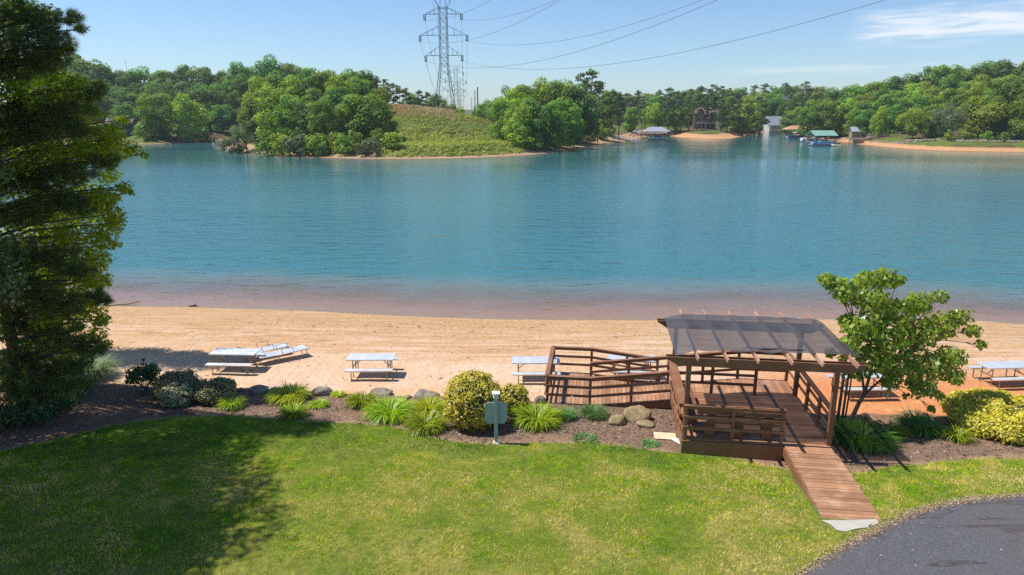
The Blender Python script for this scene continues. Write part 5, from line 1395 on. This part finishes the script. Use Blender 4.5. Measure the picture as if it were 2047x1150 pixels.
# ------------------------------------------------------------------ houses
GLASS = simple('window_glass', (.03, .045, .06), .12, 0, .1, 3, 0, .8)
def stucco(n, c): return simple(n, c, .85, 0, .18, 2.5, .3)
BRN, PALEW, SLATE, TRIM = stucco('brown_siding', (.07, .052, .045)), stucco('pale_siding', (.46, .47, .45)), simple('slate_roof', (.26, .28, .32), .8, 0, .3, 3, .5), simple('white_trim', (.70, .68, .64), .6)
SHING = simple('brown_shingles', (.16, .115, .10), .85, 0, .3, 4, .5); TAN = stucco('tan_wall', (.42, .30, .22)); REDR = simple('terracotta_roof', (.42, .22, .13), .8, 0, .25, 3, .4)
def gable(b, x0, x1, y0, y1, z, h, axis='x', ov=.4, t=.18):
    """roof slabs of a gable roof with the ridge along axis"""
    if axis == 'x':
        ym = (y0 + y1) / 2
        for ya in (y0 - ov, y1 + ov):
            sl = h * (abs(ya - ym) / ((y1 - y0) / 2)); vs = [(x0 - ov, ya, z + h - sl), (x1 + ov, ya, z + h - sl), (x1 + ov, ym, z + h), (x0 - ov, ym, z + h)]
            vs += [(a, c, d + t) for a, c, d in vs]; b.add(vs, [(0, 1, 2, 3), (7, 6, 5, 4), (0, 4, 5, 1), (1, 5, 6, 2), (2, 6, 7, 3), (3, 7, 4, 0)])
    else:
        xm = (x0 + x1) / 2
        for xa in (x0 - ov, x1 + ov):
            sl = h * (abs(xa - xm) / ((x1 - x0) / 2)); vs = [(xa, y0 - ov, z + h - sl), (xm, y0 - ov, z + h), (xm, y1 + ov, z + h), (xa, y1 + ov, z + h - sl)]
            vs += [(a, c, d + t) for a, c, d in vs]; b.add(vs, [(0, 1, 2, 3), (7, 6, 5, 4), (0, 4, 5, 1), (1, 5, 6, 2), (2, 6, 7, 3), (3, 7, 4, 0)])
    return b
def gwall(b, x0, x1, y, z, h, t=.2):
    b.add([(x0, y, z), (x1, y, z), ((x0 + x1) / 2, y, z + h), (x0, y + t, z), (x1, y + t, z), ((x0 + x1) / 2, y + t, z + h)], [(0, 1, 2), (5, 4, 3), (0, 3, 4, 1), (1, 4, 5, 2), (2, 5, 3, 0)])
def window(o, x, y, z, w, h, trim):
    b = MB(); b.box((x, y - .03, z + h / 2 + .06), (w + .24, .06, .12)); b.box((x, y - .03, z - h / 2 - .06), (w + .24, .06, .12))
    for s in (-1, 1): b.box((x + s * (w / 2 + .06), y - .03, z), (.12, .06, h))
    b.box((x, y - .03, z), (.05, .05, h)); f = b.build('window', trim, o)
    b = MB(); b.box((x, y - .005, z), (w, .03, h)); b.build('pane', GLASS, f)
def hip(b, x0, x1, y0, y1, z, h, rl=.45, t=.12):
    xm, ym = (x0 + x1) / 2, (y0 + y1) / 2; L = (x1 - x0) * rl / 2
    vs = [(x0, y0, z), (x1, y0, z), (x1, y1, z), (x0, y1, z), (xm - L, ym, z + h), (xm + L, ym, z + h), (x0, y0, z - t), (x1, y0, z - t), (x1, y1, z - t), (x0, y1, z - t)]
    return b.add(vs, [(0, 1, 5, 4), (1, 2, 5), (2, 3, 4, 5), (3, 0, 4), (9, 8, 7, 6), (0, 6, 7, 1), (1, 7, 8, 2), (2, 8, 9, 3), (3, 9, 6, 0)])
# brown lake house behind the little beach
p = D(1409, 258, 350); zg = fzf(p.x, 350)
h = empty('house', (p.x, 350, zg), R(-6), 'dark brown gabled lake house among tall pines behind the little beach', 'house')
b = MB(); b.box((0, 3.0, 3.6), (10.4, 6, 7.2)); b.box((-2.7, -.6, 4.3), (4.2, 1.2, 5.6)); gwall(b, -4.8, -.6, -1.2, 7.1, 2.9); b.build('wall', BRN, h)
b = MB(); gable(b, -5.2, 5.2, 0, 6, 7.2, 3.0); gable(b, -4.8, -.6, -1.2, 3, 7.1, 2.9, 'y'); gable(b, .4, 4.6, -2.2, 0, 4.6, 1.1, 'y', .2); rf = b.build('roof', SHING, h)
b = MB(); b.box((1.6, 3.4, 10.2), (.9, .9, 1.6)); b.build('chimney', BRN, rf)
for x, z in ((-2.7, 6.1), (1.6, 6.1), (3.8, 6.1)): window(h, x, -1.2 if x < 0 else 0, z, 1.5, 1.4, TRIM)
for x, z in ((-3.2, 2.0), (-.9 + .0, 2.0)): window(h, x, -1.2 if x < -1 else 0, z, 1.5, 1.7, TRIM)
window(h, -2.7, -1.2, 8.2, 1.0, .8, TRIM)
b = MB(); b.box((.8, -2.2, 2.9), (10.6, 2.4, .22)); b.box((-4.2, -3.35, 3.45), (.1, .08, .9)); b.box((.8, -3.36, 3.9), (10.6, .08, .1)); b.box((.8, -3.36, 3.4), (10.6, .06, .06))
for x in np.linspace(-4.4, 6, 6): b.box((x, -3.3, 1.4), (.22, .22, 2.8))
b.build('porch', TRIM, h)
# pale slate-roofed house
p = D(1549, 246, 372); zg = fzf(p.x, 372)
h = empty('house', (p.x, 372, zg), R(4), 'pale lakeside house with a broad slate roof and blue glazed porch', 'house')
b = MB(); b.box((.5, 3.5, 2.2), (7.6, 7, 4.4)); b.box((-2.6, -.6, 1.8), (1.4, 1.4, 3.6)); b.build('wall', PALEW, h)
b = MB(); gable(b, -3.4, 4.4, 0, 7, 4.4, 4.2); b.build('roof', SLATE, h)
for x in (-1.4, .5, 2.4): window(h, x, 0, 3.1, 1.4, 1.5, TRIM)
b = MB(); b.box((.6, -1.2, 1.5), (7.4, 2.4, .2)); b.box((.6, -2.35, .7), (7.4, .2, 1.4)); b.build('porch', TAN, h)
p = D(1566, 212, 430); zg = fzf(p.x, 430); zt = D(1566, 192, 430).z; hh = zt - zg
h = empty('house', (p.x, 430, zg), R(10), 'upper grey roofed house higher up behind the slate roofed one', 'house')
b = MB(); b.box((0, 3, hh * .3), (9.6, 6, hh * .6)); gwall(b, -4.8, 0, -.2, hh * .6, hh * .25); b.build('wall', PALEW, h)
b = MB(); gable(b, -4.8, 4.8, 0, 6, hh * .6, hh * .38); gable(b, -4.8, 0, -.2, 3, hh * .6, hh * .3, 'y', .3); b.build('roof', SLATE, h)
for x in (-2.4, 1.4, 3.2): window(h, x, -.2 if x < 0 else 0, hh * .48, 1.1, 1.4, TRIM)
# cream house hidden in the trees behind the striped lawn
p = D(1892, 262, 244); zg = fzf(p.x, 244); 
h = empty('house', (p.x, 244, zg), R(-8), 'cream house mostly hidden by the trees behind the mown lakeside lawn', 'house')
CREAM = stucco('cream_wall', (.62, .56, .44))
b = MB(); b.box((0, 4, 3.2), (17, 8, 6.4)); gwall(b, -6, 0, -.2, 6.4, 2.6); b.build('wall', CREAM, h); h.scale = (.8, .8, .72)
b = MB(); gable(b, -8.5, 8.5, 0, 8, 6.4, 3.2); gable(b, -6, 0, -.2, 4, 6.4, 2.6, 'y', .3); rf = b.build('roof', SLATE, h)
b = MB(); b.box((-3.4, 4.2, 9.9), (1.1, 1.0, 1.8)); b.build('chimney', TAN, rf)
for x in (-7, -4.2, -1.8, 2, 4.5, 7): window(h, x, 0 if not -6 < x < 0 else -.0, 2.0, 1.2, 1.6, TRIM); window(h, x, 0, 4.9, 1.2, 1.4, TRIM)
# dark house in the shade across the cove
p = D(240, 268, 268); zg = fzf(p.x, 268)
h = empty('house', (p.x, 268, zg), R(12), 'dark shaded cottage across the cove with a pale grey roof', 'house')
b = MB(); b.box((0, 3, 2.1), (9, 6, 4.2)); b.build('wall', BRN, h)
b = MB(); gable(b, -4.5, 4.5, 0, 6, 4.2, 1.9); b.build('roof', SHING, h)
for x in (-2.8, 0, 2.8): window(h, x, 0, 2.3, 1.2, 1.2, TRIM)

# ------------------------------------------------------------------ docks and boats
GREYR, GREENR = simple('grey_metal_roof', (.30, .30, .35), .55, .1, .15, 2, .1), simple('green_metal_roof', (.20, .36, .29), .5, .1, .15, 2, .1)
DOCKW = wood('weathered_dock', (.20, .16, .12), (.40, .34, .27), .2); WHITEP = simple('white_fibreglass', (.78, .79, .80), .3, 0, .08, 3, 0); BLUEP = simple('blue_canvas', (.03, .09, .26), .7); NAVY = simple('dark_canvas', (.03, .035, .05), .7)
MAROON = simple('dark_red_seats', (.16, .05, .045), .6); BLUEH = simple('light_blue_hull', (.20, .36, .55), .3, 0, .1, 3, 0); YEL = simple('yellow_plastic', (.75, .62, .06), .5)
def dock(px, py, w_, d_, roofh, mat, label, name='boat_dock', kind='hip', rz=0, zl=.45, z=WZ, yoff=0):
    p = G(px, py, z); o = empty(name, (p.x, p.y + d_ / 2 + yoff, z), R(rz), label, 'dock')
    b = MB()
    for s in (-1, 1): b.box((s * (w_ / 2 - .6), 0, zl), (1.1, d_, .16))
    b.box((0, d_ / 2 - .5, zl), (w_ - 2.3, .9, .16)); b.build('deck_planks', DOCKW, o)
    for sx in (-1, 0, 1):
        for sy in (-1, 1):
            if sx == 0 and sy < 0: continue
            b = MB(); b.box((sx * (w_ / 2 - .3), sy * (d_ / 2 - .3), (zl + roofh - 1.6) / 2), (.2, .2, zl + roofh + 1.6)); b.build('post', DOCKW, o)
    b = MB()
    if kind == 'hip': hip(b, -w_ / 2 - .4, w_ / 2 + .4, -d_ / 2 - .4, d_ / 2 + .4, zl + roofh, 1.6)
    else: gable(b, -w_ / 2, w_ / 2, -d_ / 2, d_ / 2, zl + roofh, 1.5, 'x', .4, .12)
    b.build('roof', mat, o); return o
def pontoon(name, loc, rz, L, hull, top, label, canopy=True, seats=WHITEP):
    o = empty(name, loc, R(rz), label, 'boat', 'boats moored at the far docks')
    b = MB()
    for y in (-.85, .85): b.tube([(-L / 2, y, .18), (L / 2 - .5, y, .18), (L / 2, y, .34)], [.3, .3, .12], 8)
    b.build('pontoon_hull', STEEL2, o, smooth=True)
    b = MB(); b.box((-.1, 0, .52), (L - .4, 2.3, .12)); b.build('deck_plate', DOCKW, o)
    b = MB()
    for s in (-1, 1): b.box((-.2, s * 1.12, .95), (L - .9, .05, .70)); b.box((-.2, s * 1.14, 1.3), (L - .9, .06, .06))
    for x in (-L / 2 + .3, L / 2 - .7): b.box((x, 0, .95), (.05, 2.2, .70))
    b.build('side_panel', hull, o)
    b = MB(); b.box((-L / 2 + 1.0, 0, .85), (1.0, 1.9, .5)); b.box((L / 2 - 1.5, .7, .85), (1.5, .6, .5)); b.box((L / 2 - 1.5, -.7, .85), (1.5, .6, .5)); b.box((.2, -.6, 1.05), (.6, .6, .9)); b.build('seat', seats, o)
    b = MB(); b.box((-L / 2 - .15, 0, .6), (.5, .45, .9)); b.build('outboard_motor', NAVY, o)
    if canopy:
        b = MB(); pts = []
        n = 7
        vs = [(-1.6 + 3.0 * i / n - .3, y, 2.35 + .28 * math.sin(PI * i / n)) for i in range(n + 1) for y in (-1.15, 1.15)]; vs2 = [(a, c, d + .06) for a, c, d in vs]; m_ = len(vs)
        b.add(vs + vs2, [(2 * i, 2 * i + 2, 2 * i + 3, 2 * i + 1) for i in range(n)] + [(m_ + 2 * i + 1, m_ + 2 * i + 3, m_ + 2 * i + 2, m_ + 2 * i) for i in range(n)]); b.build('canopy', top, o)
        b = MB()
        for x in (-1.8, 1.0):
            for y in (-1.1, 1.1): b.bar((x, y, 1.2), (x, y, 2.4), .05, .05)
        b.build('canopy_frame', STEEL2, o)
    return o
def skiff(name, loc, rz, L, hull, cover, label, cat='boat', g='boats moored at the far docks'):
    o = empty(name, loc, R(rz), label, cat, g); n = 9; secs = []
    for i in range(n):
        q = i / (n - 1); w_ = .95 * (1 - max(0, q - .45) ** 2 * 3.0) if q < 1 else .06; w_ = max(w_, .05); x = -L / 2 + L * q; sh = .75 + .35 * q * q
        secs.append([(x, -w_, sh), (x, -w_ * .75, .15 + .25 * q ** 3), (x, 0, -.15 + .5 * q ** 4), (x, w_ * .75, .15 + .25 * q ** 3), (x, w_, sh)])
    b = MB(); vs = [p for s in secs for p in s]; fs = [(i * 5 + k, i * 5 + k + 1, (i + 1) * 5 + k + 1, (i + 1) * 5 + k) for i in range(n - 1) for k in range(4)]
    fs.append((0, 1, 2, 3, 4)); fs += [(i * 5, (i + 1) * 5, (i + 1) * 5 + 4, i * 5 + 4) for i in range(n - 1)]; b.add(vs, fs); b.build('hull', hull, o)
    b = MB(); b.box((-L * .12, 0, 1.0), (L * .42, 1.4, .35)); b.box((.35, 0, 1.35), (.08, 1.35, .5)); b.build('cockpit', cover, o)
    b = MB(); b.box((-L / 2 - .2, 0, .8), (.4, .4, .9)); b.build('outboard_motor', NAVY, o)
    return o
# grey roofed dock with a covered boat
d1 = dock(1315, 284, 8.8, 7.5, 3.3, GREYR, 'covered boat dock with a grey hip roof beside the gangway', rz=-4)
q = d1.location; skiff('speedboat', (q.x, q.y - .5, WZ + .75), -4 + 180, 6.4, WHITEP, BLUEP, 'boat with blue covers lifted under the grey roofed dock')
def gangway(a, c, w_, label, z0, z1, mat=TRIM):
    A, B_ = a.copy(), c.copy(); A.z, B_.z = z0, z1; o = empty('gangway', A, 0, label, 'gangway'); d = B_ - A; nrm = Vector((-d.y, d.x, 0)).normalized() * w_ / 2
    b = MB(); b.bar((0, 0, 0), d, w_, .14); b.build('walkway', DOCKW, o); b = MB()
    for s in (-1, 1):
        b.bar(nrm * s + Vector((0, 0, 1.0)), d + nrm * s + Vector((0, 0, 1.0)), .08, .08); b.bar(nrm * s + Vector((0, 0, .5)), d + nrm * s + Vector((0, 0, .5)), .05, .05)
        for k in range(13): e = d * (k / 12) + nrm * s; b.bar(e, e + Vector((0, 0, 1.0)), .07, .07, (1, 0, 0))
    b.build('railing', mat, o); b = MB()
    for k in range(5): e = d * (k / 4); b.bar(e + Vector((0, 0, -2.5)), e, .16, .16, (1, 0, 0))
    b.build('piling', DOCKW, o); return o
A = G(1228, 275, .9); B_ = G(1272, 276.5, .6)
gangway(G(1226, 277, .9), G(1280, 281.0, .4), 1.6, 'white railed gangway running out to the grey roofed dock', .9, .1)
# pavilion, gazebo and slide on the bank behind it
p = D(1303, 268, 292); zg = fzf(p.x, 292); o = empty('pavilion', (p.x, 292, zg), R(-8), 'open pavilion with a brown shingled gable roof behind the grey roofed dock', 'pavilion')
b = MB(); gable(b, -4.2, 4.2, -2, 2, 2.6, 1.7, 'x', .3); b.build('roof', SHING, o); b = MB(); b.add([(-4.35, -2, 2.6), (-4.35, 2, 2.6), (-4.35, 0, 4.2), (-4.2, -2, 2.6), (-4.2, 2, 2.6), (-4.2, 0, 4.2)], [(0, 2, 1), (3, 4, 5), (0, 3, 5, 2), (1, 2, 5, 4), (0, 1, 4, 3)]); b.build('gable_end', TAN, o)
for x in (-4, 0, 4):
    for y in (-1.9, 1.9): b = MB(); b.box((x, y, 1.3), (.22, .22, 2.6)); b.build('post', DOCKW, o)
p = D(1275, 266, 294); zg = fzf(p.x, 294); o = empty('gazebo', (p.x, 294, zg), 0, 'small gazebo with a grey pointed roof beside the pavilion', 'gazebo')
b = MB(); hip(b, -1.9, 1.9, -1.9, 1.9, 2.5, .9, .04); b.build('roof', SLATE, o)
for x in (-1.5, 1.5):
    for y in (-1.5, 1.5): b = MB(); b.box((x, y, 1.25), (.18, .18, 2.5)); b.build('post', DOCKW, o)
b = MB(); b.box((0, 0, .9), (3.0, 3.0, .15)); b.box((0, -1.5, 1.3), (3, .06, .08)); b.build('floor_slab', DOCKW, o)
p = D(1269, 270, 276); o = empty('water_slide', (p.x, 276, .6), R(-10), 'grey water slide sloping down beside the pavilion', 'slide')
b = MB(); b.bar((-2.2, 0, .3), (1.6, .4, 2.9), .9, .1); b.bar((-2.2, -.45, .5), (1.6, -.05, 3.1), .08, .35); b.bar((-2.2, .45, .5), (1.6, .85, 3.1), .08, .35); b.build('chute', PALEP, o)
b = MB()
for x, z in ((-.6, 1.3), (1.4, 2.7)): b.bar((x, .2, -.4), (x, .2, z), .14, .14, (1, 0, 0))
b.build('slide_support', STEEL2, o)
# tan roofed boathouse, pontoon, small boats
d2 = dock(1597, 275.5, 10.0, 6, 3.0, REDR, 'boathouse with a faded terracotta hip roof in the inner cove', 'boathouse')
pontoon('pontoon_boat', (G(1591, 277.5, WZ).x, G(1591, 277.5, WZ).y, WZ), 174, 7.6, BLUEP, WHITEP, 'blue and white pontoon boat in front of the terracotta roofed boathouse')
p = G(1640, 281, WZ); o = empty('jetty', (p.x, p.y, WZ), R(-6), 'low wooden jetty between the pontoon boats', 'jetty')
b = MB(); b.box((0, 0, .45), (16, 1.5, .16)); b.box((-5, 2.4, .45), (1.4, 4, .16)); b.build('deck_planks', DOCKW, o); b = MB()
for x in np.linspace(-7.6, 7.6, 7): b.box((x, -.65, -.2), (.18, .18, 1.9)); b.box((x, .65, -.2), (.18, .18, 1.9))
b.build('piling', DOCKW, o)
skiff('speedboat', (G(1621, 280.5, WZ).x, G(1621, 280.5, WZ).y + 1.2, WZ + .1), 20, 5.6, WHITEP, MAROON, 'white motorboat with dark red seats tied up behind the jetty')
skiff('dinghy', (G(1604, 284, WZ).x, G(1604, 284, WZ).y, WZ), 85, 3.2, WHITEP, WHITEP, 'small white dinghy floating off the end of the jetty')
d3 = dock(1657, 288, 7.6, 7.0, 2.3, GREENR, 'boat dock with a pale green metal gable roof', kind='gable', rz=2, yoff=3)
pontoon('pontoon_boat', (G(1641, 291.5, WZ).x, G(1641, 291.5, WZ).y, WZ), 180, 7.4, BLUEH, WHITEP, 'light blue pontoon boat in front of the green roofed dock', canopy=False)
p = G(1671, 292.5, WZ); o = empty('jet_ski', (p.x, p.y, WZ), R(170), 'cream jet ski floating beside the light blue pontoon boat', 'jet ski')
b = MB(); b.add([(-1.5, -.5, .1), (-1.5, .5, .1), (1.0, .5, .2), (1.6, 0, .45), (1.0, -.5, .2), (-1.5, -.45, .55), (-1.5, .45, .55), (.9, .42, .6), (1.5, 0, .7), (.9, -.42, .6)], [(0, 1, 2, 3, 4), (9, 8, 7, 6, 5), (0, 5, 6, 1), (1, 6, 7, 2), (2, 7, 8, 3), (3, 8, 9, 4), (4, 9, 5, 0)]); b.build('hull', simple('cream_hull', (.72, .64, .42), .35), o)
b = MB(); b.box((-.5, 0, .75), (1.5, .38, .3)); b.box((.5, 0, .95), (.3, .5, .4)); b.bar((.45, -.4, 1.15), (.45, .4, 1.15), .06, .06); b.build('seat', NAVY, o)
# long deck on posts with chairs, stone pier
p0 = far_on(1700, 284); p0 = D(1702, 284, 246)
o = empty('boardwalk', (p0.x, 246, 0), R(-13), 'long grey boardwalk on posts along the rocky bank beside the green roofed dock', 'boardwalk')
b = MB(); b.box((8, 0, 1.25), (18, 2.0, .16)); b.build('deck_planks', DOCKW, o); b = MB()
for x in np.linspace(-.6, 16.6, 8): b.box((x, -.9, .1), (.2, .2, 2.3)); b.box((x, .9, .1), (.2, .2, 2.3))
b.build('piling', DOCKW, o)
b = MB(); b.bar((-6, -.6, .2), (-.8, 0, 1.2), 1.4, .14); b.build('ramp', DOCKW, o)
CHW = simple('pale_painted_wood', (.58, .52, .44), .7)
ch = empty('adirondack_chair', (0, 0, 0), 0, 'x', 'chair', 'chairs in a row on the boardwalk')
b = MB(); b.bar((0, -.35, .36), (0, .35, .26), .6, .06); b.build('seat', CHW, ch); b = MB()
for k in range(5): b.bar((-.24 + .12 * k, .30, .25), (-.30 + .15 * k, .62, 1.1), .1, .04, (0, 1, 0))
b.build('backrest', CHW, ch)
for s in (-1, 1):
    b = MB(); b.bar((s * .34, -.36, .02), (s * .34, -.36, .55), .07, .07, (1, 0, 0)); b.bar((s * .34, -.36, .3), (s * .34, .6, .02), .07, .07); b.build('leg', CHW, ch); b = MB(); b.bar((s * .36, -.45, .57), (s * .36, .4, .55), .14, .04); b.build('arm', CHW, ch)
for k, (x, lab) in enumerate(((5.4, 'pale wooden chair on the boardwalk closest to the green roofed dock'), (8.4, 'pale wooden chair second from the green roofed dock'), (11.2, 'pale wooden chair third from the green roofed dock'), (14.6, 'pale wooden chair at the far end of the boardwalk'))):
    c = ch if k == 0 else copy_tree(ch); a = R(-13); c.location = (p0.x + x * math.cos(a), 246 + x * math.sin(a), 1.34); c.rotation_euler = (0, 0, a + R(170 + 8 * k)); c.scale = (1.5, 1.5, 1.5); c['label'] = lab
p = D(1714, 286, 240); o = empty('stone_pier', (p.x, 240, WZ), R(-13), 'square tan stone pier at the foot of the boardwalk', 'pier')
b = MB(); b.box((0, 0, .5), (3.4, 2.4, 2.0)); b.build('masonry', RK_T, o); b = MB(); b.box((0, 0, 1.58), (3.7, 2.7, .16)); b.build('coping', DOCKW, o)
p = D(1720, 276, 256); zg = fzf(p.x, 256); o = empty('shed', (p.x, 256, zg), R(-10), 'low stone shed with a pale grey roof behind the boardwalk', 'shed')
b = MB(); b.box((0, 2, 1.2), (6, 4, 2.4)); b.build('wall', RK_G, o); b = MB(); gable(b, -3, 3, 0, 4, 2.4, 1.4); b.build('roof', SLATE, o)
b = MB(); b.box((0, -.03, 1.05), (1.0, .08, 2.1)); b.build('door', DOCKW, o)
# rocks along the far right bank: nobody could count them
vs_all, fs_all = [], []; rr = np.random.default_rng(31)
base_r = [rock_mb(1, .8, .7, 200 + k) for k in range(4)]
big = MB()
for k in range(430):
    px = 1735 + 330 * rr.random(); py = np.interp(px, [1700, 1740, 1800, 1900, 2047, 2100], [286, 291, 297, 302, 304, 305])
    s = G(px, py, WZ); y = s.y + 8.5 + 3.0 * rr.random(); x = s.x * y / s.y; z = fzf(x, y); r = .25 + .4 * rr.random() ** 2; a = rr.random() * 6.28
    q = base_r[k % 4]; big.add([(x + r * (v[0] * math.cos(a) - v[1] * math.sin(a)), y + r * (v[0] * math.sin(a) + v[1] * math.cos(a)), z + .05 + r * v[2]) for v in q.v[:]], q.f)
tag(big.build('riprap', RK_G), 'grey boulders heaped along the bank in front of the mown lawn', 'rocks', kind='stuff')
big = MB()
for k in range(160):
    px = 426 + 120 * rr.random() ** 1.6; py = np.interp(px, [428, 440, 470, 520, 600], [296.5, 299.5, 304, 310, 315]) - 1.2 - 3.0 * rr.random()
    s = far_on(px, py); r = .12 + .35 * rr.random() ** 2; a = rr.random() * 6.28; q = base_r[k % 4]
    big.add([(s.x + r * (v[0] * math.cos(a) - v[1] * math.sin(a)), s.y + r * (v[0] * math.sin(a) + v[1] * math.cos(a)), max(s.z, -.5) + r * v[2]) for v in q.v], q.f)
tag(big.build('shore_rocks', RK_G), 'loose grey stones on the rocky tip of the peninsula', 'rocks', kind='stuff')
p = G(368, 285.5, WZ); o = skiff('rowing_boat', (p.x, p.y + 3, WZ + .35), 168, 4.6, BLUEH, DOCKW, 'pale blue rowing boat pulled up on the cove shore', 'boat', None)
p = G(325, 289, WZ); b = MB(); b.tube([(-3.0, 1.2, .9), (-1, .4, .6), (2.2, -.4, .05)], [.1, .16, .08], 6); b.tube([(-1.6, .7, .7), (-2.6, .2, 1.5)], [.07, .03], 5)
tag(b.build('fallen_log', DRIFT, None, loc=(p.x, p.y + 2.5, WZ)), 'bleached fallen log at the water across the cove', 'log')
# ------------------------------------------------------------------ air
HAZE = True
if HAZE:
    t = NT('air'); pv = t.n('ShaderNodeVolumePrincipled')
    pv.inputs['Color'].default_value = (.80, .90, 1.0, 1); pv.inputs['Density'].default_value = .00016; pv.inputs['Anisotropy'].default_value = .1
    t.l(pv.outputs[0], t.out.inputs['Volume'])
    b = MB(); b.box((150, 960, 28), (2160, 2140, 80))
    o = tag(b.build('haze', t.mat), kind='stuff')
